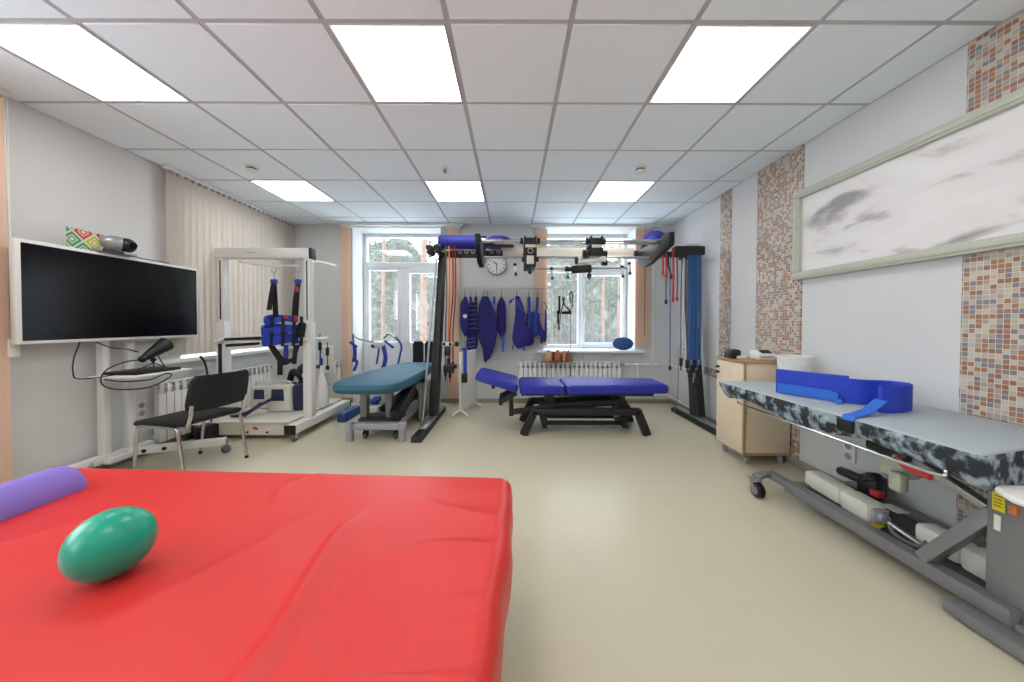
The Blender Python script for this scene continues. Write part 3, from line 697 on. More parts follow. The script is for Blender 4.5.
for k in range(3):
    a = 2 * PI * k / 3 + .4; b = MB(); b.tube([c0 + V((0, .02, -.045)), c0 + V((.075 * math.cos(a), .02 + .1 * math.sin(a), -.0875))], .004, 6); b.build('leg', M['black'], t)
b = MB(); b.tube([at(80, 342, x=-3.12), at(74, 358, x=-3.1), at(73, 372, x=-3.08), at(79, 379, x=-3.05), (-3.0, 2.5, .79), (-2.98, 2.54, .8075)], .0045, 6, sm=6)
b.tube([at(96, 342, x=-3.12), at(112, 348, x=-3.08), at(126, 349, x=-3.04), at(138, 352, x=-2.95)], .0045, 6, sm=6); solo('cable', b, M['black'], 'thin black cables hanging from the underside of the big screen', 'cable', None)
b = MB(); b.tube([(-2.95, 2.65, .89), at(125, 362, x=-2.95), at(108, 369, x=-2.98), at(101, 378, x=-2.93), at(104, 386, x=-2.9), at(120, 389.5, x=-2.8), at(150, 387, x=-2.76), at(171, 376, x=-2.76), at(166, 373.5, x=-2.8), at(150, 379.5, x=-2.77), at(125, 381.5, x=-2.77), at(104, 379.5, x=-2.8)], .005, 6, sm=6)
b.tube([(-2.95, 2.8, .96), at(158, 355, x=-2.9), at(164, 366, x=-2.83), at(161, 368.5, x=-2.84)], .0045, 6, sm=6); solo('cable', b, M['black'], 'black cable looping around the shelf of the screen stand', 'cable', None)

# ------------------------------------------------------------------ black visitor chair (built facing -x at the origin)
t = thing('visitor_chair', 'black padded visitor chair with chrome tube frame facing the screen', 'chair', (0, 0, 0))
HW = .235
b = MB(); prof = []
b.box((-.025, 0, .455), (.47, .46, .045), rot=(0, -.06, 0), bev=.02, seg=3); b.build('seat', M['fabric'], t)
bb = MB(); g = bmesh.new(); rows = []
NB = 14
for j in range(NB + 1):
    v = j / NB; row = []
    for side in (0, 1):
        pass
    hw = .235 * (1 - .10 * abs(2 * v - 1) ** 4) - .012 * v
    zz = .56 + .30 * v; xx = .235 + .055 * v
    row = [(xx + .035 * (1 - (s / 6) ** 2) - .018, hw * (s / 6) * (.96 if (j in (0, NB)) else 1), zz) for s in range(-6, 7)]
    rows.append(row)
vf = [[g.verts.new((p[0], p[1], p[2])) for p in r] for r in rows]
vb = [[g.verts.new((p[0] + .03, p[1] * .985, p[2])) for p in r] for r in rows]
n = 13
for j in range(NB):
    for i in range(n - 1):
        g.faces.new((vf[j][i], vf[j][i + 1], vf[j + 1][i + 1], vf[j + 1][i])); g.faces.new((vb[j][i], vb[j + 1][i], vb[j + 1][i + 1], vb[j][i + 1]))
    g.faces.new((vf[j][0], vf[j + 1][0], vb[j + 1][0], vb[j][0])); g.faces.new((vf[j][n - 1], vb[j][n - 1], vb[j + 1][n - 1], vf[j + 1][n - 1]))
for i in range(n - 1):
    g.faces.new((vf[0][i], vb[0][i], vb[0][i + 1], vf[0][i + 1])); g.faces.new((vf[NB][i], vf[NB][i + 1], vb[NB][i + 1], vb[NB][i]))
bb._add(g, None, .008, 2, .9); bb.build('backrest', M['fabric'], t)
for s in (-1, 1):
    y = HW * s
    b = MB(); b.tube([(-.25, y, 0), (-.2, y, .38), (-.185, y, .415), (-.15, y, .432), (.13, y, .432), (.165, y, .415), (.18, y, .38), (.235, y, 0)], .0115, 10, sm=5); fr = b.build('leg_frame', M['chrome'], t)
    for x in (-.25, .235):
        b = MB(); b.cyl((x, y, 0), (x, y, .025), .014, n=12); b.build('foot_cap', M['black'], fr)
    b = MB(); b.tube([(-.05, y * .8, .42), (.1, y * .82, .425), (.21, y * .86, .45), (.25, y * .88, .52), (.265, y * .88, .62)], .013, 8, sm=5); b.build('back_support', M['chrome'], t)
b = MB(); b.cyl((-.13, -HW, .425), (-.13, HW, .425), .009); b.cyl((.11, -HW, .425), (.11, HW, .425), .009); b.build('crossbar', M['chrome'], t)
t.location = (-2.615, 2.73, 0); t.rotation_euler.z = -math.radians(11); t.scale = (1.04, 1, .915)

# ------------------------------------------------------------------ gait trainer with body weight gantry
GX0, GX1 = -3.13, -2.2
t = thing('gait_trainer', 'white walking trainer with overhead gantry and wheeled base', 'gait trainer', (-2.65, 3.8, 0))
PY = 3.62
b = MB(); b.bx(-3.17, GX1 + .03, PY - .05, PY + .06, 1.878, 1.985, .008); g0 = b.build('overhead_beam', M['white'], t)
b = MB(); b.bx(GX1 + .03, GX1 + .045, PY - .052, PY + .062, 1.874, 1.989, .003); b.build('end_cap', M['black'], g0)
b = MB(); b.tube([(-2.84 + .02 * k, PY - .0515, 1.93 + .006 * (k % 2)) for k in range(6)], .0025, 5, sm=4); b.build('maker_mark', M['ink'], g0)
for x in (GX0, GX1):
    b = MB(); b.bx(x - .046, x + .046, PY - .045, PY + .045, .165, 1.2, .006); b.build('post', M['white'], t)
    b = MB(); b.bx(x - .035, x + .035, PY - .035, PY + .035, 1.2, 1.88, .004); p = b.build('inner_post', M['white'], t)
    b = MB(); b.bx(x - .006, x + .006, PY - .0375, PY - .0345, 1.22, 1.85); b.build('slot', M['black'], p)
    b = MB(); b.bx(x - .055, x + .055, 3.3, 4.42, .075, .165, .008); r_ = b.build('base_rail', M['white'], t)
    b = MB(); b.bx(x - .056, x + .056, 3.285, 3.3, .073, .167, .003); b.bx(x - .056, x + .056, 4.42, 4.435, .073, .167, .003); b.build('end_cap', M['black'], r_)
    for y in (3.315, 4.37):
        x_ = x; x += .03 if x > -2.5 else 0
        b = MB(); b.cyl((x, y, .06), (x, y, .08), .025); b.bx(x - .022, x - .017, y - .02, y + .02, .03, .065); b.bx(x + .017, x + .022, y - .02, y + .02, .03, .065); b.build('caster_fork', M['black'] if y > 4 else M['steel'], t)
        b = MB(); b.cyl((x - .016, y, .038), (x + .016, y, .038), .038, n=20, bev=.006); b.build('caster_wheel', M['rubber'], t)
        x = x_
    b = MB(); b.tube([(x, PY, 1.0), (x + (.03 if x < -2.5 else -.03), PY - .1, 1.0), (x + (.06 if x < -2.5 else -.06), PY + .45, 1.0)], .018, 8, sm=4); b.build('handrail', M['white'], t)
b = MB(); b.bx(GX0, GX1, PY - .02, PY + .02, .99, 1.03, .005); b.build('cross_rail', M['white'], t)
b = MB(); b.box((-2.88, PY - .05, 1.015), (.36, .08, .03), rot=(0, -.05, 0), bev=.012); b.build('arm_pad', M['black'], t)
b = MB(); b.bx(GX0 - .02, GX0 + .02, PY - .048, PY - .046, .62, .96); b.build('post_slot', M['black'], t)
b = MB(); b.tube([(-2.95, PY, 1.85), (-2.65, PY - .02, 1.80), (-2.3, PY - .02, 1.80)], .012, 8, sm=4); b.build('spreader_bar', M['white'], t)
b = MB(); b.tube([(GX1 + .05, PY, 1.83), (GX1 + .12, PY, 1.84), (GX1 + .28, PY + .02, 1.80)], .018, 8, sm=4); b.build('grip', M['white'], t)
b = MB(); b.prism([(-2.98, 3.37, .04), (-2.3, 3.37, .04), (-2.3, 4.4, .04), (-2.98, 4.4, .04)], (0, 0, .125), .01); b.bx(-3.06, -2.26, 3.35, 4.42, .165, .185, .006); tb = b.build('treadmill_base', M['cream'], t)
b = MB(); b.bx(-2.92, -2.36, 3.42, 4.35, .1845, .1875); b.build('running_belt', M['offwhite'], t)
b = MB(); b.box((-2.60, 3.367, .115), (.05, .012, .022), rot=(0, .3, 0), bev=.004); b.build('power_switch', M['redstrap'], tb)
b = MB(); b.cyl((-2.68, 3.369, .075), (-2.68, 3.36, .075), .01, n=12); b.cyl((-2.48, 3.369, .075), (-2.48, 3.36, .075), .01, n=12); b.build('connector', M['black'], tb)
# actuator boxes standing on the base
for (x, y, w, lab, h, sc) in ((-2.60, 3.80, .27, 'white and navy leg drive box on the trainer base, beside the post', .3, 1), (-2.92, 3.95, .25, 'white and navy leg drive box on the trainer base, behind the black chair', .26, .9)):
    q = thing('leg_drive_unit', lab, 'drive unit', (x, y, .188), 'leg drive units on the walking trainer')
    b = MB(); b.prism([(x - w / 2, y - .1, .19), (x + w / 2, y - .1, .19), (x + w / 2 - .02, y - .1, .19 + h), (x - w / 2 + .02, y - .1, .19 + h)], (0, .12, 0), .02, 3); hb = b.build('housing', M['offwhite'], q)
    b = MB(); b.prism([(x - w / 2 + .055, y - .108, .19 + h * .42), (x + w / 2 - .07, y - .108, .19 + h * .42), (x + w / 2 - .075, y - .108, .19 + h * .85), (x - w / 2 + .065, y - .108, .19 + h * .85)], (0, .012, 0), .004); b.build('window', M['darknavy'], hb)
    b = MB(); b.prism([(x + w / 2 + .0, y - .06, .19), (x + w / 2 + .16, y + .05, .19), (x + w / 2 + .17, y + .05, .19 + h * 1.05), (x + w / 2 - .01, y - .06, .19 + h * .95)], (-.03, .13, 0), .02); b.build('side_cover', M['darknavy'], q)
    b = MB(); b.tube([(x - w / 2 + .04, y - .03, .19 + h - .01), (x - w / 2 + .05, y - .03, .19 + h + .03), (x + w / 2 - .06, y - .03, .19 + h + .03), (x + w / 2 - .05, y - .03, .19 + h - .01)], .012, 8, sm=4); b.build('handle', M['offwhite'], q)
b = MB(); b.tube([(-2.76, 3.66, .30), (-2.8, 3.56, .24), (-2.9, 3.5, .20), (-3.0, 3.56, .202), (-3.04, 3.75, .202)], .018, 8, sm=6); b.tube([(-2.66, 3.68, .34), (-2.74, 3.58, .28), (-2.8, 3.47, .206)], .016, 8, sm=6)
solo('drive_hose', b, M['darknavy'], 'dark navy hoses on the trainer base in front of the drive boxes', 'hose')
t = thing('drive_mechanism', 'off white and black walking mechanism behind the drive boxes', 'mechanism', (-2.5, 4.1, .188))
b = MB(); b.tube([(-2.85, 4.15, .45), (-2.8, 4.13, .56), (-2.7, 4.1, .52), (-2.63, 4.08, .42)], .04, 10, sm=5); b.sph((-2.56, 4.05, .6), (.13, .1, .09)); b.bx(-2.7, -2.45, 4.05, 4.15, .19, .45, .02); b.build('housing', M['black'], t)
b = MB(); b.box((-2.42, 4.05, .56), (.22, .08, .12), rot=(0, -.5, 0), bev=.03, seg=3); b.sph((-2.52, 3.97, .54), (.06, .05, .05)); b.bx(-2.46, -2.36, 4.03, 4.07, .19, .55, .01); b.build('arm', M['offwhite'], t)
b = MB(); b.bx(-2.43, -2.28, 4.07, 4.15, .4, .9, .03); b.build('panel', M['offwhite'], t)
t.location.y += .13

# harness
t = thing('body_harness', 'blue and black body harness hanging from the white gantry', 'harness', (-2.5, 3.6, .6))
HY = 3.6
for u in (274, 298):
    b = MB(); p = at(u, 268, y=HY); b.tube([p + V((-.025, 0, .005)), p + V((-.02, 0, -.03)), p + V((0, 0, -.05)), p + V((.02, 0, -.03)), p + V((.025, 0, .005))], .006, 6, sm=4); b.tube([p + V((0, 0, -.05)), p + V((0, 0, -.14))], .006, 6)
    b.tube([p + V((0, 0, .0)), p + V((0, 0, .06))], .005, 6); b.build('hook', M['steel'], t)
    b = MB(); b.box(at(u, 281.5, y=HY), (.07, .035, .05), bev=.012); b.build('buckle_cover', M['strapblue'], t)
b = MB(); b.strip([at(274, 284, y=HY), at(275, 300, y=HY), at(276, 322, y=HY)], (.055, 0, 0), .008); b.strip([at(273.5, 284, y=HY - .015), at(271, 297, y=HY - .025), at(269, 310, y=HY - .02)], (.05, 0, 0), .008); b.build('shoulder_strap', M['fabric'], t)
b = MB(); b.strip([at(298, 284, y=HY), at(295.5, 300, y=HY), at(294, 322, y=HY)], (.055, 0, 0), .008); b.strip([at(299, 286, y=HY - .015), at(298, 305, y=HY - .02), at(297, 320, y=HY - .01)], (.02, 0, 0), .006); b.build('shoulder_strap', M['fabric'], t)
def belt_loop(zc, rx, ry, w, th, a0=0, a1=2 * PI, n=30, cx=-2.49, cy=HY):
    b = MB(); pts = [V((cx + rx * math.cos(a0 + (a1 - a0) * k / n), cy + ry * math.sin(a0 + (a1 - a0) * k / n), zc + .018 * math.cos((a0 + (a1 - a0) * k / n) * 2 + 1.2) + .012 * math.sin(a0 + (a1 - a0) * k / n))) for k in range(n + 1)]
    b.strip(pts, (0, 0, w), th); return b
belt_loop(1.225, .16, .1, .055, .022).build('chest_belt', M['bluep'], t)
belt_loop(1.115, .18, .125, .08, .028).build('waist_belt', M['bluep'], t)
b = belt_loop(1.015, .17, .118, .1, .034); b.build('hip_belt', M['bluep'], t)
for u in (272, 283, 294, 301.5):
    q = at(u, 333, y=HY - .135); b = MB(); b.strip([at(u, 316.5, y=HY - .112), q, at(u - .5, 346, y=HY - .13)], (.03, 0, 0), .012); b.box(q, (.045, .02, .035), bev=.006); b.build('vertical_strap', M['fabric'], t)
b = MB(); b.box(at(302.5, 330, y=HY - .02), (.07, .12, .17), rot=(0, .15, 0), bev=.03, seg=3); b.build('side_pad', M['fabric'], t)
for u, v, dy, w_, h_ in ((286, 317, .12, .05, .035), (296, 318.5, .12, .035, .055), (297, 289, .02, .035, .06)):
    b = MB(); b.box(at(u, v, y=HY - dy), (w_, .01, h_), bev=.003); b.build('red_label', M['redstrap'], t)
b = MB(); b.strip([at(270, 344, y=HY - .1), at(276, 353, y=HY - .12), at(284, 362, y=HY - .1), at(294, 358, y=HY), at(299, 345, y=HY)], (.0, .05, .06), .012, sm=5); b.strip([at(280, 358, y=HY - .08), at(280, 375, y=HY - .06)], (.05, 0, 0), .012); b.build('leg_strap', M['fabric'], t)
b = MB(); b.strip([at(296, 345, y=HY - .03), at(294, 364, y=HY - .02)], (.045, 0, 0), .012); b.build('leg_strap', M['fabric'], t)
b = MB(); b.strip([at(286, 345, y=HY - .05), at(286, 363, y=HY - .04)], (.045, 0, 0), .012); b.build('leg_strap', M['strapblue'], t)
b = MB(); b.box(at(243, 344.5, y=HY - .1), (.28, .1, .03), rot=(0, -.06, .2), bev=.012)
solo('forearm_pad', b, M['fabric'], 'black forearm pad on the rail of the walking trainer', 'pad')
# cords and bag beside the post
for (u, v0, v1, lab, col) in ((320, 334, 365, 'black clip cord hanging just beside the trainer post', 'black'), (327.5, 342, 366, 'black stick shaped clip hanging above the corner radiator', 'black')):
    p0, p1 = at(u, v0, y=3.98), at(u, v1, y=3.98)
    q = thing('clip_cord', lab, 'cord', (p1.x, p1.y, p1.z), 'clip cords beside the trainer post')
    b = MB(); b.tube([p0, p1], .005, 6); b.build('cord', M[col], q)
    b = MB(); b.box(p0 + (p1 - p0) * .4, (.035, .03, .1), bev=.01); b.build('clip', M['black'], q)
    b = MB(); b.box(p1 + V((0, 0, -.02)), (.04, .03, .05), bev=.008); b.build('end_clip', M['black'], q)
b = MB(); b.lathe([(0, .19), (.075, .19), (.085, .22), (.075, .36), (.045, .52), (.02, .6), (.015, .68), (0, .69)], (-2.28, 3.98, 0), 24); 
o = solo('white_pouch', b, M['white'], 'white tapered pouch hanging low beside the trainer post', 'pouch')
o.location.z = .19
b = MB(); b.tube([(-2.28, 3.98, .88), (-2.285, 3.975, .8), (-2.28, 3.98, .69)], .006, 6); b.box((-2.28, 3.98, .72), (.035, .03, .09), bev=.008); solo('pouch_strap', b, M['strapblue'], 'blue strap holding the white pouch', 'strap')

# black floor cable rod by the sill
b = MB(); b.tube([at(200, 356, x=-3.0), at(205, 363, x=-2.98), at(208, 377, x=-2.98), (-3.0, 3.32, .5), (-3.04, 3.36, .172)], .009, 8, sm=6); solo('gooseneck_cable', b, M['black'], 'bent black cable rising from the floor box behind the black chair', 'cable')
b = MB(); b.prism([(-3.12, 3.25, 0), (-2.98, 3.2, 0), (-2.98, 3.5, 0), (-3.12, 3.5, 0)], (0, 0, .17), .02); solo('floor_box', b, M['black'], 'black box on the floor between radiator and walking trainer', 'box')

# ------------------------------------------------------------------ teal treatment table
t = thing('treatment_table', 'teal padded treatment table on a grey lifting base', 'treatment table', (-1.4, 3.9, 0))
def oval(x0, x1, y0, y1, z, nx=18, skew=0):
    pts = []
    for k in range(64):
        a = 2 * PI * k / 64; c, s = math.cos(a), math.sin(a); e = .42
        px = abs(c) ** e * (1 if c >= 0 else -1); py = abs(s) ** e * (1 if s >= 0 else -1)
        yy = (y0 + y1) / 2 + py * (y1 - y0) / 2; f = (yy - y0) / (y1 - y0)
        xc = (x0 + x1) / 2 + skew * f; hw = (x1 - x0) / 2 * (1 - .28 * f * f)
        pts.append(V((xc + px * hw, yy, z)))
    return pts
b = MB(); b.pillow(oval(-1.76, -1.06, 3.04, 4.88, .57, skew=.08), (0, 0, 1), .1, .02); b.build('cushion', M['teal'], t)
b = MB(); b.bx(-1.6, -1.18, 3.25, 4.6, .495, .52, .005); b.build('support_frame', M['blackm'], t)
for x in (-1.53, -1.27):
    b = MB(); b.bx(x - .035, x + .035, 3.42, 3.5, .2, .5, .008); b.build('column', M['greym'], t)
b = MB(); b.bx(-1.57, -1.13, 3.3, 3.58, .115, .19, .02, 3); b.bx(-1.56, -1.14, 3.4, 4.4, .12, .17, .01); b.build('base', M['lightgrey'], t)
b = MB(); b.bx(-1.56, -1.14, 3.36, 3.6, .19, .215, .01); b.build('base_cover', M['blackm'], t)
for x in (-1.625, -1.095):
    b = MB(); b.cyl((x, 3.33, 0), (x, 3.33, .10), .038, n=24, bev=.004); b.cyl((x, 3.33, .102), (x, 3.33, .195), .041, n=24, bev=.006); b.bx(min(x, x + (.08 if x < -1.4 else -.08)), max(x, x + (.08 if x < -1.4 else -.08)), 3.31, 3.36, .12, .17, .004); b.build('foot', M['lightgrey'], t)
for x in (-1.5, -1.19):
    b = MB(); b.bx(x - .02, x + .02, 3.4, 3.44, .06, .125); b.bx(x - .02, x - .014, 3.38, 3.44, .02, .07); b.bx(x + .014, x + .02, 3.38, 3.44, .02, .07); b.build('caster_fork', M['black'], t)
    b = MB(); b.cyl((x - .012, 3.4, .027), (x + .012, 3.4, .027), .027, n=18, bev=.004); b.build('caster_wheel', M['rubber'], t)
b = MB(); b.beam((-1.17, 3.32, .25), (-1.12, 3.75, .46), .1, .13, bev=.015); b.beam((-1.45, 3.7, .22), (-1.15, 4.4, .47), .06, .06); b.beam((-1.2, 3.62, .3), (-1.2, 4.3, .3), .08, .08, bev=.01); b.build('lift_arm', M['blackm'], t)
b = MB(); b.cyl((-1.3, 3.65, .33), (-1.1, 4.0, .46), .028); b.cyl((-1.2, 3.7, .42), (-1.1, 3.72, .42), .02); b.build('actuator', M['steel'], t)
b = MB(); b.bx(-1.12, -1.07, 3.95, 4.4, .02, .45, .02); b.bx(-1.5, -1.1, 4.3, 4.5, .0, .12, .02); b.build('rear_leg', M['steel'], t)
t2 = thing('leg_rest_pads', 'pair of upright black leg rest pads behind the teal table', 'pads', (-1.22, 4.94, .1))
for u0, u1 in ((413, 423.5), (425, 434)):
    p = [at(u0, 363, y=4.99), at(u1, 363, y=4.99), at(u1, 343.5, y=4.99), at(u1 - 1.5, 341, y=4.99), at(u0 + 1.5, 341, y=4.99), at(u0, 343.5, y=4.99)]
    b = MB(); b.pillow(p, (0, 1, 0), .05, .03); b.build('pad', M['fabric'], t2)
b = MB(); b.tube([(-1.3, 5.02, .01), (-1.3, 5.02, .85)], .014); b.tube([(-1.42, 5.02, .6), (-1.18, 5.02, .6)], .012); b.beam((-1.3, 4.9, .02), (-1.3, 5.2, .02), .3, .035); b.build('stand', M['blackm'], t2)

# ------------------------------------------------------------------ exercise bike trainer by the balcony door
TX, TY = -1.86, 4.72
t = thing('movement_trainer', 'white pedal trainer with looped blue handles by the balcony door', 'exercise trainer', (TX, TY, 0))
b = MB(); b.beam((TX, TY, .12), (TX + .02, TY, .78), .12, .08, w2=.05, h2=.05, bev=.012); b.box((TX - .02, TY, .18), (.22, .3, .26), bev=.05, seg=3); b.prism([(TX - .14, TY - .06, .1), (TX + .3, TY - .06, .28), (TX + .34, TY - .06, .36), (TX - .1, TY - .06, .3)], (0, .12, 0), .02); b.build('column', M['white'], t)
b = MB(); b.box((TX - .01, TY - .02, .88), (.16, .07, .1), rot=(.5, 0, 0), bev=.02, seg=3); b.beam((TX + .02, TY, .78), (TX, TY, .86), .05, .05, bev=.01); b.build('control_head', M['white'], t)
b = MB(); b.box((TX - .09, TY - .03, .86), (.05, .05, .05), bev=.01); b.build('grip_clamp', M['black'], t)
Hy = TY - .02
b = MB(); b.tube([at(395, 337, y=Hy), at(399, 341, y=Hy), at(401.5, 347, y=Hy), at(400, 355, y=Hy), at(398, 364, y=Hy)], .014, 8, sm=6); b.tube([at(379, 343, y=Hy), at(378.5, 352, y=Hy), at(376.5, 364, y=Hy)], .014, 8, sm=5); b.tube([at(385, 341, y=Hy), at(393, 347.5, y=Hy - .1)], .018, 8); b.tube([at(383, 344, y=Hy), at(385.5, 358, y=Hy), at(383, 368, y=Hy)], .03, 8, sm=4); b.build('handle', M['strapblue'], t)
b = MB(); b.tube([at(377, 341.5, y=Hy), at(368, 341, y=Hy), at(358, 338.5, y=Hy), at(352.5, 333.5, y=Hy)], .014, 8, sm=6); b.tube([at(384, 338, y=Hy), at(389, 334, y=Hy), at(396, 339, y=Hy)], .014, 8, sm=6); b.build('bar', M['steel'], t)
b = MB(); b.tube([at(350, 342, y=Hy), at(357, 347, y=Hy)], .02, 8); b.strip([at(354.5, 345, y=Hy), at(355, 355, y=Hy), at(353.5, 362, y=Hy)], (.05, 0, 0), .012, sm=4); b.strip([at(354, 358, y=Hy), at(357, 362, y=Hy), at(354, 371, y=Hy)], (.04, 0, 0), .012, sm=4); b.tube([at(354, 345, y=Hy), at(352.5, 333.5, y=Hy)], .012); b.build('hand_strap', M['strapblue'], t)
b = MB(); b.prism([(TX - .32, TY - .15, 0), (TX - .12, TY - .15, 0), (TX - .2, TY - .15, .36), (TX - .25, TY - .15, .36)], (0, .06, 0), .02); b.build('side_panel', M['white'], t)
b = MB(); b.box((TX - .08, TY - .1, .4), (.28, .12, .2), bev=.03); b.build('housing', M['blackm'], t)
b = MB(); b.bx(TX - .22, TX + .1, TY - .36, TY + .24, 0, .08, .02); b.build('base', M['white'], t)
b = MB(); b.beam((TX + .02, TY - .3, .12), (TX + .02, TY - .16, .16), .1, .05, bev=.01); b.beam((TX - .13, TY - .28, .11), (TX - .13, TY - .16, .14), .1, .04, bev=.01); b.build('pedal', M['strapblue'], t)
b = MB(); b.beam((-2.03, 3.95, .055), (-2.02, 4.33, .055), .1, .11, bev=.01)
solo('padded_bar', b, M['disc'], 'dark blue padded bar on the floor between trainer and teal table', 'bar')

# ------------------------------------------------------------------ black suspension frame
t = thing('suspension_frame', 'tall black suspension therapy frame with sliding overhead rails', 'suspension frame', (.65, 3.9, 0))
BY = 4.3
for (fx, px0, px1) in ((-.945, -.93, -.895), (2.21, 2.22, 2.25)):
    b = MB(); b.bx(fx - .055, fx + .055, 3.28, 4.5, .0, .055, .008); ft = b.build('foot', M['blackm'], t)
    b = MB(); b.bx(fx - .03, fx + .045, 3.5, 4.47, .056, .085, .01); b.build('foot_rail', M['steel'], ft)
    b = MB(); b.beam((px0, 3.97, .085), (px1, BY, 2.04), .09, .2, up=(0, 1, 0), bev=.012, w2=.08, h2=.13); b.build('post', M['blackm'], t)
    sx = -1 if fx < 0 else 1
    b = MB(); b.tube([(px0 + .055 * -1, 3.6, .08), (px0 - .062, 3.72, .16), (px0 - .06, 3.86, .6), (px1 - .055, 4.2, 2.0)] if fx < 0 else [(px0 - .09, 4.35, .03), (px0 - .075, 4.3, .3), (px0 - .07, 4.3, .9)], .012 if fx < 0 else .006, 8, sm=4); b.build('guide_tube', M['steel'], t)
    b = MB(); b.bx(px1 - .03, px1 + .03, 3.93 if fx < 0 else 4.2, 4.48, 2.035, 2.11, .006); sb = b.build('side_bar', M['blackm'], t)
    for k in range(9 if fx < 0 else 0):
        b = MB(); b.cyl((px1, 3.97 + .055 * k, 2.11), (px1, 3.97 + .055 * k, 2.145), .008, n=8); b.build('cord_pin', M['steel'], sb)
b = MB(); b.bx(-.93, 2.28, BY - .01, BY + .05, 2.045, 2.11, .004); b.build('rear_beam', M['blackm'], t)
b = MB(); b.bx(1.9, 2.24, 3.885, 3.94, 1.99, 2.09, .006); b.bx(2.2, 2.25, 3.92, 4.3, 2.0, 2.06, .004); cb = b.build('cord_bar', M['blackm'], t)
for k in range(9):
    b = MB(); b.cyl((2.03 + .02 * k, 3.91, 2.085), (2.03 + .02 * k, 3.91, 2.115), .006, n=8); b.build('cord_pin', M['steel'], cb)
b = MB(); b.bx(-.14, 1.56, BY - .035, BY - .011, 2.055, 2.15, .004); b.bx(-.14, 1.56, BY - .045, BY - .03, 2.035, 2.055, .003); b.build('beam', M['cream'], t)
for (x0, x1, us_, vv) in ((-.81, -.12, (459.8, 466.4, 473, 491.8, 498.5), 251.6), (1.545, 1.88, (642, 648.5), 249.7)):
    b = MB(); b.bx(x0, x1, BY - .06, BY - .036, 2.015, 2.11, .004); br = b.build('bracket_plate', M['blackm'], t)
    for u in us_:
        q = at(u, vv, y=BY - .061); b = MB(); b.lathe([(.014, -.003), (.026, -.003), (.026, .003), (.014, .003), (.014, -.003)], q, 18, axis=(0, 1, 0)); b.build('hole_ring', M['lightgrey'], br)
for (x, poly) in ((-.36, [(BY - .05, 2.11), (3.62, 2.105), (3.56, 2.13), (3.48, 2.12), (3.48, 2.0), (3.72, 1.86), (3.95, 1.84), (BY - .05, 1.98)]), (1.62, [(BY - .05, 2.11), (3.6, 2.105), (3.5, 2.14), (3.40, 2.12), (3.40, 1.99), (3.9, 1.88), (4.05, 1.87), (BY - .05, 1.95)])):
    b = MB(); b.prism([(x - .03, y, z) for y, z in poly], (.06, 0, 0), .008); b.build('side_arm', M['blackm'], t)
RY = 3.6
b = MB(); b.tube([(-.33, RY, 2.072), (1.6, RY, 2.072)], .015, 12); b.tube([(-.33, RY - .0, 2.072), (-.1, RY, 2.072)], .024, 12); b.tube([(1.2, RY, 2.072), (1.6, RY, 2.072)], .022, 12); b.tube([(-.2, RY + .12, 2.075), (1.6, RY + .12, 2.075)], .012, 10); b.build('upper_rail', M['chrome'], t)
b = MB(); b.tube([(-.33, 3.88, 1.95), (1.6, 3.88, 1.95)], .014, 10); b.build('lower_rail', M['steel'], t)
b = MB(); b.tube([at(537, 269, y=3.7), at(627, 268, y=3.7)], .009, 8); b.build('accessory_rod', M['steel'], t)
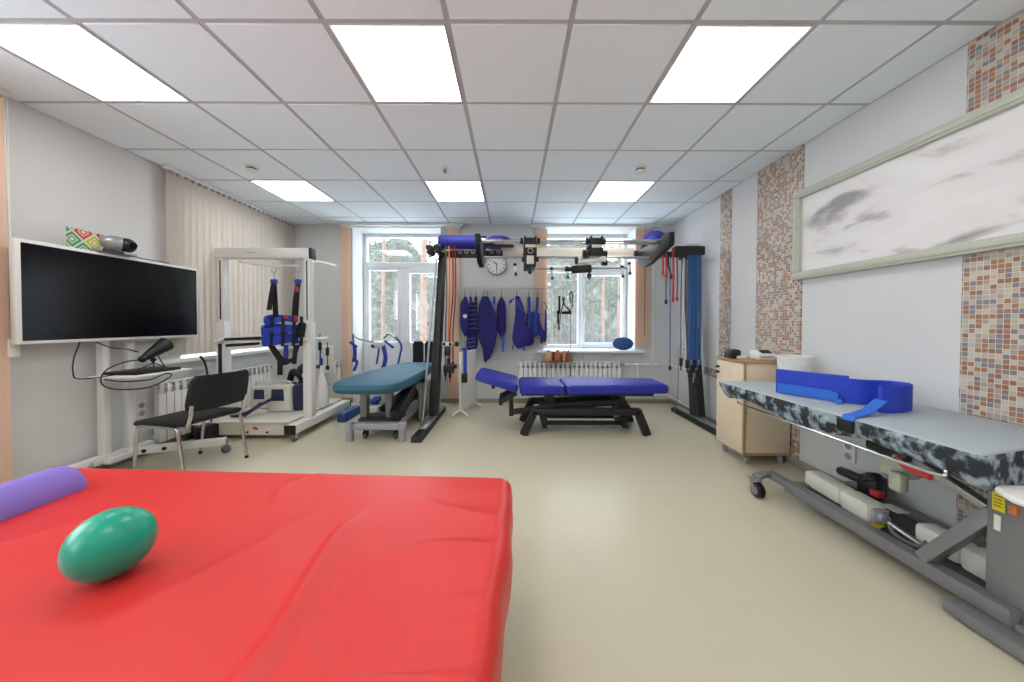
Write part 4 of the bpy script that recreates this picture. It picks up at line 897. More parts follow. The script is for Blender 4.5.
# trolleys
def trolley(label_u, parts):
    pass
for n_, (uc) in enumerate((530.2, 596)):
    p = at(uc, 242, y=RY - .02); x = p.x
    b = MB(); b.bx(x - .068, x + .068, RY - .06, RY + .16, 2.01, 2.095, .008); b.bx(x - .066, x - .05, RY - .07, RY + .1, 2.09, 2.112, .003); b.bx(x + .05, x + .066, RY - .07, RY + .1, 2.09, 2.112, .003); tr = b.build('trolley', M['black'], t)
    b = MB(); b.cyl((x - .105, RY, 2.072), (x - .076, RY, 2.072), .034, n=16, bev=.004); b.cyl((x + .076, RY, 2.072), (x + .105, RY, 2.072), .034, n=16, bev=.004); b.build('end_wheel', M['black'], tr)
    b = MB(); b.bx(x - .055, x + .055, RY - .064, RY - .059, 1.99, 2.02); b.build('spacer', M['offwhite'], tr)
    b = MB(); b.bx(x - .07, x + .07, RY - .055, RY + .3, 1.905, 1.995, .008); b.build('lower_block', M['black'], tr)
    if n_ == 0:
        b = MB(); b.lathe([(.022, -.004), (.03, -.004), (.03, .004), (.022, .004), (.022, -.004)], (x, RY - .058, 1.955), 18, axis=(0, 1, 0)); b.build('hole_ring', M['lightgrey'], tr)
        b = MB(); b.bx(x - .062, x + .062, RY - .05, RY + .3, 1.79, 1.905, .012); b.cyl((x - .09, 3.58, 1.87), (x + .09, 3.58, 1.87), .026, n=14); b.tube([(x, RY, 1.79), (x, RY, 1.74)], .014, 8); b.bx(x - .02, x + .02, RY - .03, RY + .02, 1.72, 1.75, .006); b.build('winch', M['black'], tr)
        b = MB(); b.bx(x - .038, x + .038, RY - .058, RY - .045, 1.815, 1.905, .006); b.cyl((x, RY - .07, 1.88), (x, RY - .055, 1.88), .016, n=14); b.build('winch_cover', M['offwhite'], tr)
    else:
        b = MB(); b.cyl((x - .13, RY + .03, 1.94), (x - .09, RY + .03, 1.94), .045, n=16, bev=.006); b.cyl((x + .09, RY + .03, 1.94), (x + .13, RY + .03, 1.94), .04, n=16, bev=.006); b.bx(x - .13, x + .13, RY + .01, RY + .05, 1.93, 1.95); b.build('side_roller', M['black'], tr)
        b = MB(); b.box((x - .07, RY - .02, 1.85), (.26, .1, .035), rot=(0, -.12, 0), bev=.008); b.bx(x - .2, x - .16, RY - .06, RY + .04, 1.83, 1.9, .01); b.bx(x + .04, x + .1, RY - .06, RY + .04, 1.84, 1.9, .01); b.build('swivel_plate', M['offwhite'], tr)
        b = MB(); b.cyl((x - .26, RY - .02, 1.76), (x - .05, RY - .02, 1.775), .042, n=18, bev=.008); b.cyl((x - .33, RY - .02, 1.765), (x - .26, RY - .02, 1.765), .022, n=14); b.cyl((x - .22, RY - .02, 1.86), (x - .16, RY - .02, 1.86), .04, n=14); b.cyl((x + .06, RY - .02, 1.84), (x + .12, RY - .02, 1.84), .035, n=14); b.tube([(x - .07, RY - .02, 1.76), (x - .07, RY - .02, 1.66)], .014, 8); b.sph((x - .07, RY - .02, 1.7), .026, 12); b.build('winch', M['black'], tr)
    # clips on the accessory rod
for (u, v) in ((515, 269), (551.5, 273), (567, 272), (622, 271), (629, 268)):
    p = at(u, v, y=3.7); b = MB(); b.box(p + V((0, 0, .05)), (.035, .03, .025), bev=.006); b.box(p + V((.01, 0, -.06)), (.03, .03, .03), bev=.006); b.tube([p + V((0, 0, .05)), p + V((.008, 0, -.01)), p + V((.01, 0, -.06))], .007, 6); c_ = b.build('rod_clip', M['black'], t)
    b = MB(); b.bx(p.x - .012, p.x + .02, 3.685, 3.715, p.z - .03, p.z + .03, .006); b.build('clip_body', M['white'], c_)
q = at(432, 251, y=4.1)
b = MB(); b.box(q, (.1, .09, .11), rot=(.3, .5, .2), bev=.02); b.tube([q + V((.02, 0, .02)), q + V((.1, .0, .0)), q + V((.16, .02, -.02))], .016, 8); b.sph(q + V((-.04, -.01, .04)), .035, 12); b.build('clamp_knob', M['black'], t)
b = MB(); b.prism([(2.22, 4.18, 1.6), (2.25, 4.28, 2.04), (2.25, 4.4, 2.04), (2.22, 4.36, 1.55)], (.03, 0, 0)); b.build('gusset', M['blackm'], t)

# bolsters resting on the frame
b = MB(); b.lathe([(0, -.3), (.07, -.3), (.083, -.29), (.086, -.27), (.086, .28), (.08, .295), (.06, .3), (0, .3)], (-.62, 4.2, 2.11 + .088), 32, axis=(1, 0, 0)); solo('bolster', b, M['bolster'], 'violet blue roll cushion lying on the black frame beside the balcony door', 'bolster', None)
def dome(cx_, cy_, z, rx, rz, lab):
    q = thing('half_round_cushion', lab, 'cushion', (cx_, cy_, z))
    b = MB(); b.lathe([(0, z + .052 + rz)] + [(rx * math.sin(a), z + .052 + rz * math.cos(a)) for a in [PI / 2 * k / 12 for k in range(1, 12)]] + [(rx, z + .05), (0, z + .05)], (cx_, cy_, 0), 36); b.build('dome', M['bolster'], q)
    b = MB(); b.lathe([(0, z + .05), (rx * 1.04, z + .05), (rx * 1.06, z + .04), (rx * 1.06, z + .008), (rx * 1.02, z), (0, z)], (cx_, cy_, 0), 36); b.build('base', M['darknavy'], q)
dome(-.17, 4.24, 2.15, .18, .085, 'half round blue cushion on the beam beside the roll cushion')
dome(1.78, 4.18, 2.14, .16, .15, 'domed blue cushion on the frame beside the mosaic wall')

# ------------------------------------------------------------------ cords on the frame
def cord(lab, grp, pts, r, m, end=None, endm='black', sm=5, name='elastic_cord', cat='cord'):
    q = thing(name, lab, cat, pts[-1], grp)
    b = MB(); b.tube(pts, r, 6, sm=sm); b.build('cord', M[m], q)
    e = V(pts[-1]); b = MB()
    if end == 'clip': b.box(e, (.035, .03, .1), bev=.008); b.tube([e + V((0, 0, -.05)), e + V((.0, 0, -.1))], .008, 6)
    elif end == 'loop': b.tube([e, e + V((-.02, 0, -.05)), e + V((0, 0, -.1)), e + V((.02, 0, -.05)), e], .006, 6, sm=4)
    else: b.cyl(e + V((0, 0, -.05)), e, .016, n=10)
    b.build('end_clip', M[endm], q)
    return q
for k, (u0, u1, v1, m, lab) in enumerate(((449, 448.5, 362, 'orange', 'orange elastic cord hanging on the post beside the balcony door'), (452.5, 450, 374, 'darkred', 'dark red cord hanging beside the orange cord'), (455, 453, 366, 'darkred', 'dark red cord hanging nearest the white panel stand'), (446, 445.5, 372, 'olive', 'olive cord hanging against the black post'))):
    y = 4.14 - .0 * k
    p = [at(u0, 246, y=y), at(u0 + .6, 290, y=y - .01), at(u1, 330, y=y), at(u1, v1, y=y)]
    cord(lab, 'elastic cords on the post by the balcony door', p, .0085, m, 'clip')
p = at(447.5, 344, y=4.1)
q = thing('cord_lock', 'white and black lock clamped on the cords beside the post', 'clamp', p)
b = MB(); b.box(p, (.14, .045, .05), bev=.008); b.build('body', M['white'], q)
b = MB(); b.cyl(p + V((-.04, -.03, 0)), p + V((-.04, .03, 0)), .02, n=12); b.cyl(p + V((.04, -.03, 0)), p + V((.04, .03, 0)), .02, n=12); b.box(p + V((0, 0, -.09)), (.075, .05, .11), bev=.012); b.box(p + V((.11, 0, .0)), (.05, .05, .06), bev=.01); b.build('cam', M['black'], q)
p = at(449, 368, y=4.08); b = MB(); b.box(p, (.13, .09, .1), bev=.025, seg=3); b.box(p + V((.07, 0, .02)), (.05, .06, .05), bev=.01)
solo('cord_weight', b, M['black'], 'black weight at the bottom of the cords by the balcony door', 'weight')

for k, (u, v0, v1, m, r, lab) in enumerate(((662.5, 253, 275, 'redstrap', .012, 'short red strap hanging first from the cream beam side'), (666, 253, 278, 'redstrap', .012, 'short red strap hanging second from the cream beam side'), (673, 248, 302, 'redstrap', .012, 'longer bright red strap hanging in front of the black bar'), (677, 256, 301, 'darkred', .008, 'longer thin dark red strap next to the bright red one'))):
    y = 4.1; cord(lab, 'red straps hanging on the black frame', [at(u, v0, y=y), at(u + .3, (v0 + v1) / 2, y=y), at(u, v1 - 4, y=y)], r, m, None, m if k < 3 else 'redstrap', name='red_strap', cat='strap')
cord('black cord with a loop hanging between the red straps', None, [at(668, 254, y=4.12), at(668.5, 266, y=4.12), at(671, 275, y=4.12)], .011, 'black', None)
cord('thin black cord ending at a slim handle behind the red straps', None, [at(666, 276, y=4.14), at(666, 300, y=4.14)], .006, 'black', None)
cord('long thin blue cord reaching down almost to the couch height', None, [at(670.5, 254, y=4.16), at(670, 310, y=4.16), at(670, 366, y=4.16)], .005, 'bluecord', None)
cord('thin black cord hanging at the edge of the blue cord bundle', None, [at(682, 256, y=4.1), at(681, 300, y=4.1), at(681, 362, y=4.1)], .006, 'black', 'clip')
b = MB(); p0 = at(684, 258, y=4.14); b.tube([p0, at(683.5, 290, y=4.14), at(683, 340, y=4.14), at(683, 362, y=4.14)], .012, 8, sm=4)
solo('white_rope', b, M['white'], 'white rope hanging beside the blue cord bundle', 'rope')
for k in range(11):
    y = 3.9 + .022 * (k % 2); u0 = 688 + 1.28 * k; v1 = 364 + (k % 3) * 5
    p = [at(u0, 249, y=y), at(u0 + .3, 290, y=y), at(u0 - .3 + .3 * math.sin(k * 2.1), 330, y=y - .01), at(u0 - .9, v1, y=y - .01)]
    cord('blue elastic cord on the frame post, %s from the window side of the bundle' % ('first second third fourth fifth sixth seventh eighth ninth tenth eleventh'.split()[k]), 'blue elastic cords bundled on the frame post', p, .0068, 'bluecord' if k % 3 else 'bluecord2', 'clip', 'steel' if k % 2 else 'black')

# ------------------------------------------------------------------ wire rack with therapy suits
b = MB(); ry = 4.9; zt, zb = 1.70, .66; x0, x1 = -.70, .86
for k in range(int((x1 - x0) / .06) + 1):
    x = x0 + .06 * k; b.bx(x - .0016, x + .0016, ry - .0016, ry + .0016, zb, zt)
for k in range(int((zt - zb) / .06) + 1):
    z = zb + .06 * k; b.bx(x0, x1, ry - .005, ry - .0018, z - .0016, z + .0016)
b.bx(x0 - .004, x1 + .004, ry - .004, ry + .004, zt - .004, zt + .004); b.bx(x0 - .004, x0 + .004, ry - .004, ry + .004, .3, zt); b.bx(x1 - .005, x1 + .005, ry - .005, ry + .005, .64, zt); b.bx(x1 - .005, x1 + .005, 4.845, 4.855, .06, .65); b.bx(x1 - .005, x1 + .005, 4.845, 4.905, .64, .65)
for x in (x0, x1): b.bx(x - .006, x + .006, ry, YB, zt - .03, zt - .018)
t = thing('wire_rack', 'white wire grid rack on the wall between the windows', 'rack', (.08, ry, .06))
b.build('grid', M['steel'], t, smooth_=False)
b = MB()
for k in range(6): b.bx(.38, .87, 4.68 + .04 * k, 4.683 + .04 * k, .633, .636)
for k in range(13): b.bx(.38 + .04 * k, .383 + .04 * k, 4.68, 4.9, .63, .633)
b.build('wire_shelf', M['steel'], t, smooth_=False)
def S(pts, y=4.82): return [at(455 + a / 8.02, 285 + c / 8.02, y=y) for a, c in pts]
def hookp(b, a, c, y=4.82):
    p = at(455 + a / 8.02, 285 + c / 8.02, y=y); b.tube([p, p + V((0, 0, .05)), p + V((0, .03, .08)), V((p.x, 4.895, p.z + .075))], .004, 5, sm=3)
SG = 'blue therapy garments on the wire rack'
def suit(lab, poly, m, y, th, hooks, name='therapy_vest', cat='therapy garment', straps=(), extras=None):
    pts = S(poly, y); zc = min(p.z for p in pts)
    q = thing(name, lab, cat, (sum(p.x for p in pts) / len(pts), y, zc), SG)
    sm_ = []
    for p_, n_ in zip(pts, pts[1:] + pts[:1]): sm_ += [p_ + (n_ - p_) * f for f in (.12, .5, .88)]
    b = MB(); b.pillow(sm_, (0, 1, 0), th, .035); b.build('panel', M[m], q)
    for sp, w, sm2 in straps:
        b = MB(); b.strip(S(sp, y - th * .5), (w, 0, 0), .012, sm=3); b.build('strap', M[sm2], q)
    if hooks:
        for h in hooks:
            b = MB(); hookp(b, h[0], h[1], y); b.build('hanger', M['black'], q)
    if extras: extras(q, y, th)
    return q
def badge(q, y, th):
    p = at(455 + 80 / 8.02, 285 + 250 / 8.02, y=y - th * .5); b = MB(); b.cyl(p + V((0, -.006, 0)), p + V((0, .004, 0)), .03, n=24); b.build('badge', M['white'], q)
suit('dark blue vest with a round white badge, at the balcony end of the rack', [(78, 88), (95, 95), (112, 160), (118, 260), (100, 400), (85, 420), (62, 385), (40, 330), (42, 150)], 'navy', 4.785, .05, [(80, 90)], extras=badge)
def lacing(q, y, th):
    rows_ = [[(112, 136 + 36 * k), (148, 128 + 36 * k), (184, 134 + 36 * k)] for k in range(7)] + [[(95, z + 5), (130, z), (165, z - 4)] for z in (430, 460, 495)]
    for r_ in rows_:
        b = MB(); b.tube(S(r_, y - th * .52), .0026, 5); b.build('lace', M['lightgrey'], q)
suit('narrow dark blue garment with pale lacing rows', [(115, 92), (132, 92), (140, 140), (155, 140), (158, 92), (178, 92), (188, 350), (182, 500), (125, 566), (85, 490), (108, 340)], 'navy', 4.85, .05, [(122, 92), (166, 92)], extras=lacing)
suit('largest dark blue suit hanging in the middle of the first cluster', [(218, 90), (265, 90), (300, 165), (332, 230), (338, 380), (322, 490), (285, 585), (262, 600), (242, 630), (228, 590), (222, 510), (190, 440), (182, 300), (190, 160)], 'navy', 4.78, .08, [(230, 90), (258, 90)], straps=[([(315, 92), (316, 160)], .035, 'bluew')])
suit('slim dark blue garment with a light blue strap below it', [(372, 86), (396, 125), (409, 165), (408, 360), (390, 420), (370, 428), (352, 385), (338, 370), (335, 165), (352, 120)], 'navy', 4.855, .045, [(372, 88)], straps=[([(383, 410), (383, 470), (382, 535)], .04, 'bluew')])
suit('bulky dark blue suit draped with a light blue ribbon', [(482, 88), (515, 88), (545, 160), (562, 230), (560, 300), (595, 380), (604, 440), (588, 490), (545, 500), (500, 512), (470, 480), (458, 430), (470, 330), (482, 240), (485, 150)], 'indigo', 4.775, .09, [(495, 88)], straps=[([(440, 145), (455, 120), (490, 110), (520, 170), (550, 215)], .04, 'strapblue'), ([(462, 480), (462, 520)], .02, 'strapblue'), ([(553, 490), (555, 525)], .03, 'strapblue')])
suit('blue bib garment with two shoulder straps and a round opening', [(572, 220), (678, 218), (685, 310), (702, 345), (735, 400), (730, 440), (690, 475), (686, 440), (690, 415), (660, 400), (632, 425), (630, 470), (600, 492), (575, 470), (566, 330)], 'indigo', 4.858, .045, [(592, 95), (661, 95)], straps=[([(592, 95), (592, 160), (594, 345)], .045, 'strapblue'), ([(661, 97), (660, 170), (648, 300), (645, 400)], .04, 'strapblue')])
suit('thin blue strap garment nearest the silled window', [(722, 195), (736, 200), (737, 420), (725, 470), (712, 440), (718, 380)], 'indigo', 4.85, .03, None, name='strap_garment', straps=[([(738, 150), (712, 140), (740, 175), (726, 200)], .014, 'brown')])
# black harness on the rack
def T(pts, y=4.86): return [at(530 + a / 7.577, 280 + c / 7.577, y=y) for a, c in pts]
t = thing('strap_harness', 'black strap harness hanging in front of the silled window', 'harness', (.72, 4.86, 1.1))
b = MB(); b.strip(T([(222, 122), (222, 240), (212, 245), (214, 330)]), (.03, 0, 0), .012); b.strip(T([(214, 330), (216, 380)]), (.012, 0, 0), .008); b.strip(T([(230, 240), (228, 320), (222, 378)]), (.012, 0, 0), .008); b.box(T([(214, 243)])[0], (.05, .03, .04), bev=.006); b.build('long_strap', M['fabric'], t)
b = MB(); b.tube(T([(236, 238), (250, 190), (262, 130)]), .009, 6); b.tube(T([(246, 128), (262, 190), (306, 240)]), .011, 6); b.strip(T([(236, 248), (314, 248)]), (0, 0, .04), .014); b.build('triangle_strap', M['fabric'], t)
b = MB(); b.tube(T([(240, 130), (240, 236)]), .004, 6); b.tube(T([(268, 132), (285, 232)]), .004, 6); b.tube(T([(290, 160), (300, 240)]), .004, 6); b.build('thin_cord', M['white'], t)
b = MB(); b.tube(T([(300, 110), (308, 88), (322, 100), (320, 150), (322, 205)]), .008, 6, sm=4); b.tube(T([(300, 110), (302, 150), (318, 170)]), .006, 6, sm=4); b.box(T([(322, 195)])[0], (.02, .02, .045), bev=.005); hk = b.build('snap_hook', M['black'], t)

# shoes on the wire shelf
def shoe(lab, u0, u1, vt, m):
    y = 4.72; x0, x1 = at(u0, 360, y=y).x, at(u1, 360, y=y).x; zt_ = at(u0, vt, y=y).z; z0 = .6365; cx_ = (x0 + x1) / 2; w = (x1 - x0) / 2; h = zt_ - z0
    q = thing('shoe', lab, 'shoe', (cx_, y, z0), 'brown shoes on the wire shelf')
    b = MB(); pr = [(0, .012), (w * .93, .012), (w, h * .25), (w * .95, h * .5), (w * .72, h * .75), (w * .42, h * .95), (w * .36, h), (0, h)]
    t_ = bmesh.new(); rings = []
    for r, z in pr:
        rings.append([t_.verts.new((cx_ + r * math.cos(2 * PI * k / 20), y + .06 + r * .9 * math.sin(2 * PI * k / 20) + (max(0, math.sin(2 * PI * k / 20)) * .11 * (1 - z / h)), z0 + z)) for k in range(20)] if r > 0 else [t_.verts.new((cx_, y + .06, z0 + z))])
    for a, c in zip(rings, rings[1:]):
        for k in range(20):
            k2 = (k + 1) % 20
            if len(a) == 1: t_.faces.new((a[0], c[k], c[k2]))
            elif len(c) == 1: t_.faces.new((a[k], a[k2], c[0]))
            else: t_.faces.new((a[k], a[k2], c[k2], c[k]))
    b._add(t_); b.build('upper', M[m], q)
    b = MB(); b.lathe([(0, h - .002), (w * .33, h - .002), (w * .33, h + .012), (w * .26, h + .012), (w * .2, h), (0, h)], (cx_, y + .06, z0), 18); b.build('collar', M['fabric'], q)
    b = MB(); b.prism([(cx_ + w * .9 * math.cos(a), y + .06 + w * .9 * math.sin(a) + max(0, math.sin(a)) * .1, z0) for a in [2 * PI * k / 20 for k in range(20)]], (0, 0, .012)); b.build('sole', M['brown'], q)
shoe('tan shoe at the balcony end of the wire shelf', 544, 553.5, 351.5, 'tan')
shoe('red brown shoe, broadest in the shoe row', 554, 562.5, 351, 'brown')
shoe('tan brown shoe between the two red brown shoes', 562.8, 567, 351.5, 'tan')
shoe('red brown shoe beside the dark rack edge', 567.2, 571, 351, 'brown')

# wall clock
t = thing('wall_clock', 'round white wall clock with grey rim above the garments', 'clock', (-.27, 4.95, 1.85))
c0 = at(496.6, 264.6, y=4.95)
b = MB(); b.lathe([(0, -.018), (.137, -.018), (.137, .018), (0, .018)], c0, 40, axis=(0, 1, 0)); b.build('dial', M['white'], t)
b = MB(); b.lathe([(.135, -.018), (.137, -.03), (.15, -.03), (.155, -.01), (.155, .018), (.135, .018)], c0, 40, axis=(0, 1, 0)); b.build('rim', M['steel'], t)
b = MB()
for k in range(12):
    a = 2 * PI * k / 12; d = V((math.sin(a), 0, math.cos(a))); b.beam(c0 + d * .1 + V((0, -.02, 0)), c0 + d * .125 + V((0, -.02, 0)), .01, .003, up=(0, 1, 0))
b.build('hour_mark', M['black'], t)
b = MB(); b.beam(c0 + V((0, -.022, .02)), c0 + V((0, -.022, -.095)), .01, .003, up=(0, 1, 0)); b.beam(c0 + V((0, -.024, 0)), c0 + V((-.05, -.024, .045)), .012, .003, up=(0, 1, 0)); b.cyl(c0 + V((0, -.028, 0)), c0 + V((0, -.018, 0)), .009, n=12); b.build('hand', M['black'], t)

# oval pillow on the sill
b = MB(); p = at(623, 343, y=4.93); b.sph((p.x, 4.93, .79 + .098), (.155, .035, .097), 36, rot=(-.12, 0, 0)); solo('oval_cushion', b, M['disc'], 'oval dark blue cushion propped on the window sill', 'cushion')

# white pole stand with blue strap
t = thing('panel_stand', 'narrow white panel stand on curved feet beside the black post', 'stand', (-.58, 4.45, 0))
b = MB(); b.prism([(-.675, 4.22, .07), (-.64, 4.22, .07), (-.50, 4.72, .07), (-.535, 4.72, .07)], (0, 0, .75), .008); b.build('panel', M['white'], t)
for (x, y) in ((-.655, 4.24), (-.525, 4.7)):
    b = MB(); b.tube([(x - .1, y - .03, .012), (x - .05, y - .01, .05), (x, y, .07), (x + .05, y - .01, .05), (x + .1, y - .03, .012)], .014, 8, sm=4); b.build('foot', M['white'], t)
b = MB(); b.strip([at(465, 348, y=4.2), at(465.2, 375, y=4.2)], (.045, 0, 0), .014); b.strip([at(465, 348, y=4.2), (-.645, 4.32, .84)], (.045, 0, 0), .01); q = solo('hanging_strap', b, M['strapblue'], 'blue strap hanging on the white panel stand', 'strap')
b = MB(); p = at(464.5, 378, y=4.2); b.box(p, (.075, .05, .12), bev=.015, seg=3); o = b.build('buckle', M['black'], q)

# ------------------------------------------------------------------ blue treatment couch
t = thing('treatment_couch', 'blue three section treatment couch on a black steel frame', 'treatment couch', (.8, 3.78, 0))
CY0, CY1 = 3.47, 4.07
def cushion(x0, x1, z, th, label, taper=0, tilt=0, rounding=.05):
    pts = []
    for (cx_, cy_, a0) in ((x1 - rounding, CY1 - rounding, 0), (x0 + rounding, CY1 - rounding, 1), (x0 + rounding, CY0 + rounding, 2), (x1 - rounding, CY0 + rounding, 3)):
        for k in range(7):
            a = (a0 + k / 6) * PI / 2; x, y = cx_ + rounding * math.cos(a), cy_ + rounding * math.sin(a)
            f = (x - x0) / (x1 - x0)
            if taper > 0: y = (CY0 + CY1) / 2 + (y - (CY0 + CY1) / 2) * (1 - taper * max(0, f - .7) / .3)
            if taper < 0: y = (CY0 + CY1) / 2 + (y - (CY0 + CY1) / 2) * (1 + taper * max(0, .5 - f) / .5)
            pts.append(V((x, y, z)))
    b = MB(); t_ = bmesh.new(); rings = []
    c = V(((x0 + x1) / 2, (CY0 + CY1) / 2, z))
    for ins, dz in ((.015, -.5), (0, -.42), (-.004, 0.1), (.006, .36), (.035, .5)):
        rings.append([t_.verts.new(p + (c - p).normalized() * ins + V((0, 0, dz * th))) for p in pts])
    m_ = len(pts)
    for a, d in zip(rings, rings[1:]):
        for k in range(m_): t_.faces.new((a[k], a[(k + 1) % m_], d[(k + 1) % m_], d[k]))
    t_.faces.new(rings[0][::-1]); t_.faces.new(rings[-1])
    if tilt: bmesh.ops.transform(t_, matrix=Matrix.Translation((x1, 0, z)) @ Matrix.Rotation(tilt, 4, 'Y') @ Matrix.Translation((-x1, 0, -z)), verts=t_.verts)
    b._add(t_); return b
cushion(.575, 1.69, .487, .095, '', taper=.3).build('leg_cushion', M['bluev'], t)
cushion(.085, .56, .487, .095, '').build('mid_cushion', M['bluev'], t)
cushion(-.40, .065, .5, .09, '', taper=-.25, tilt=.27).build('head_cushion', M['bluev'], t)
b = MB(); b.bx(.1, 1.52, 3.56, 3.60, .41, .437, .004); b.bx(.1, 1.52, 3.94, 3.98, .41, .437, .004); b.bx(.1, .14, 3.6, 3.94, .41, .435); b.bx(1.4, 1.44, 3.6, 3.94, .41, .435); b.bx(.5, .54, 3.6, 3.94, .40, .437); b.build('top_frame', M['blackm'], t)
b = MB(); b.beam((.05, 3.62, .43), (-.13, 3.62, .33), .04, .05, bev=.006); b.beam((.05, 3.92, .43), (-.13, 3.92, .33), .04, .05, bev=.006); b.bx(-.14, -.1, 3.58, 3.96, .30, .36, .006); b.build('head_bracket', M['blackm'], t)
b = MB(); b.cyl((-.2, 3.6, .515), (-.2, 3.6, .48), .018, n=14); b.build('knob', M['black'], t)
b = MB(); b.beam((0, 3.55, .24), (.45, 3.55, .30), .05, .055, bev=.006); b.bx(-.03, .02, 3.52, 4.0, .2, .3, .008); b.bx(.38, .46, 3.6, 3.95, .24, .42, .008); b.build('lever_arm', M['blackm'], t)
b = MB(); b.beam((.3, 3.62, .28), (1.2, 3.62, .33), .05, .06, bev=.006); b.beam((.3, 3.92, .28), (1.2, 3.92, .33), .05, .06, bev=.006); b.beam((1.2, 3.62, .34), (1.3, 3.62, .22), .05, .06); b.beam((1.2, 3.92, .34), (1.3, 3.92, .22), .05, .06); b.bx(1.17, 1.23, 3.6, 3.95, .3, .42, .006); b.build('scissor_arm', M['blackm'], t)
for y in (3.53, 4.03):
    b = MB(); b.bx(.215, 1.36, y - .035, y + .035, .215, .29, .012, 2); b.build('base_rail', M['blackm'], t)
    for (xa, xb) in ((.245, .125), (1.33, 1.44)):
        b = MB(); b.beam((xa, y, .27), (xb, y, .0), .07, .085, up=(1, 0, 0), bev=.012); b.build('leg', M['blackm'], t)
b = MB(); b.bx(.33, .38, 3.56, 4.0, .06, .28); b.bx(1.2, 1.25, 3.56, 4.0, .06, .28); b.bx(.36, 1.25, 3.62, 3.68, .075, .115, .01); b.bx(.36, 1.25, 3.88, 3.94, .075, .115, .01); b.build('lower_crossbar', M['blackm'], t)
b = MB(); b.cyl((.55, 3.78, .17), (1.0, 3.78, .2), .035); b.bx(.75, .95, 3.73, 3.83, .14, .24, .015); b.build('lift_motor', M['black'], t)
b = MB(); b.bx(1.02, 1.1, 3.7, 3.8, .16, .22, .01); b.cyl((1.12, 3.64, .17), (1.2, 3.64, .2), .02); b.build('lift_piston', M['steel'], t)

# ------------------------------------------------------------------ wooden cabinet on casters
t = thing('rolling_cabinet', 'pale maple cabinet with brown edges on four casters', 'cabinet', (2.14, 2.98, 0))
cx0, cx1, cy0, cy1 = 1.945, 2.345, 2.79, 3.15
b = MB(); b.bx(cx0 + .012, cx1, cy0 + .004, cy1, .085, .855, .002); b.build('body', M['wood'], t)
b = MB(); b.bx(cx0 - .01, cx1 + .005, cy0 - .008, cy1 + .01, .855, .88, .003); b.build('top', M['woodedge'], t)
b = MB(); b.bx(cx0 + .006, cx1 + .002, cy0 - .002, cy0 + .004, .085, .10); b.bx(cx0 + .004, cx0 + .018, cy0 - .003, cy0 + .004, .085, .855); b.bx(cx0 + .01, cx1, cy0, cy1, .078, .086); b.build('edge_band', M['woodedge'], t)
b = MB(); b.bx(cx0 - .006, cx0 + .011, cy0 + .006, cy1 - .003, .09, .852, .002); d = b.build('door', M['wood'], t)
b = MB(); b.cyl((cx0 - .03, cy1 - .03, .79), (cx0 - .006, cy1 - .03, .79), .012, n=14); b.cyl((cx0 - .03, cy1 - .03, .74), (cx0 - .006, cy1 - .03, .74), .012, n=14); b.build('knob', M['black'], d)
for x in (cx0 + .05, cx1 - .05):
    for y in (cy0 + .05, cy1 - .05):
        b = MB(); b.bx(x - .018, x + .018, y - .018, y + .018, .066, .079); b.bx(x - .018, x - .013, y - .012, y + .012, .02, .07); b.bx(x + .013, x + .018, y - .012, y + .012, .02, .07); b.build('caster_fork', M['steel'], t)
        b = MB(); b.cyl((x - .011, y, .03), (x + .011, y, .03), .03, n=20, bev=.004); b.build('caster_wheel', M['lightgrey'], t)
# things on the cabinet
t = thing('console_unit', 'small white device with dark display on the cabinet top', 'device', (2.16, 2.88, .88))
b = MB(); b.prism([(2.1, 2.83, .881), (2.1, 2.95, .881), (2.1, 2.95, .955), (2.1, 2.9, .965), (2.1, 2.83, .93)], (.15, 0, 0), .012, 3); b.build('body', M['white'], t)
b = MB(); b.box((2.175, 2.862, .951), (.09, .05, .004), rot=(.46, 0, 0)); b.build('display', M['screen'], t)
b = MB(); b.bx(2.12, 2.22, 2.827, 2.831, .9, .915); b.build('button_row', M['silver'], t)
b = MB(); b.prism([at(730, 356.5, y=2.9), at(741, 357.5, y=2.9), at(742, 349, y=2.9), at(738, 347.5, y=2.9), at(731, 349.5, y=2.9)], (0, .1, 0), .012, 3)
o = solo('handset', b, M['black'], 'black handset standing beside the white device on the cabinet', 'handset'); o.location.z = .881
b = MB(); b.tube([(1.98, 3.0, .90), (1.98, 3.07, .905), (2.0, 3.12, .9)], .022, 10, sm=4); b.box((2.0, 2.94, .896), (.09, .1, .03), bev=.012, seg=3); solo('massage_wand', b, M['white'], 'white hand wand lying at the cabinet corner', 'wand')
b = MB(); b.bx(2.255, 2.335, 2.9, 3.06, .881, .889, .003); b.bx(2.26, 2.33, 2.91, 3.05, .889, .896, .003); solo('notebook', b, M['lightgrey'], 'thin grey notebook lying flat beside the white device', 'notebook')
t = thing('plastic_bucket', 'white plastic bucket standing on the far end of the tilt table', 'bucket', (2.17, 2.56, .732))
b = MB(); b.lathe([(0, .733), (.082, .733), (.09, .745), (.108, .93), (.113, .93), (.113, .945), (.104, .945), (.085, .76), (0, .755)], (2.17, 2.56, 0), 36); b.build('body', M['white'], t)
b = MB(); b.tube([(2.17 + .115 * math.cos(a), 2.56 + .115 * math.sin(a) - .0, .925 - .05 * math.sin(a - PI) * (1 if a > PI else 0)) for a in [PI + PI * k / 12 for k in range(13)]], .003, 5); b.build('handle', M['white'], t)

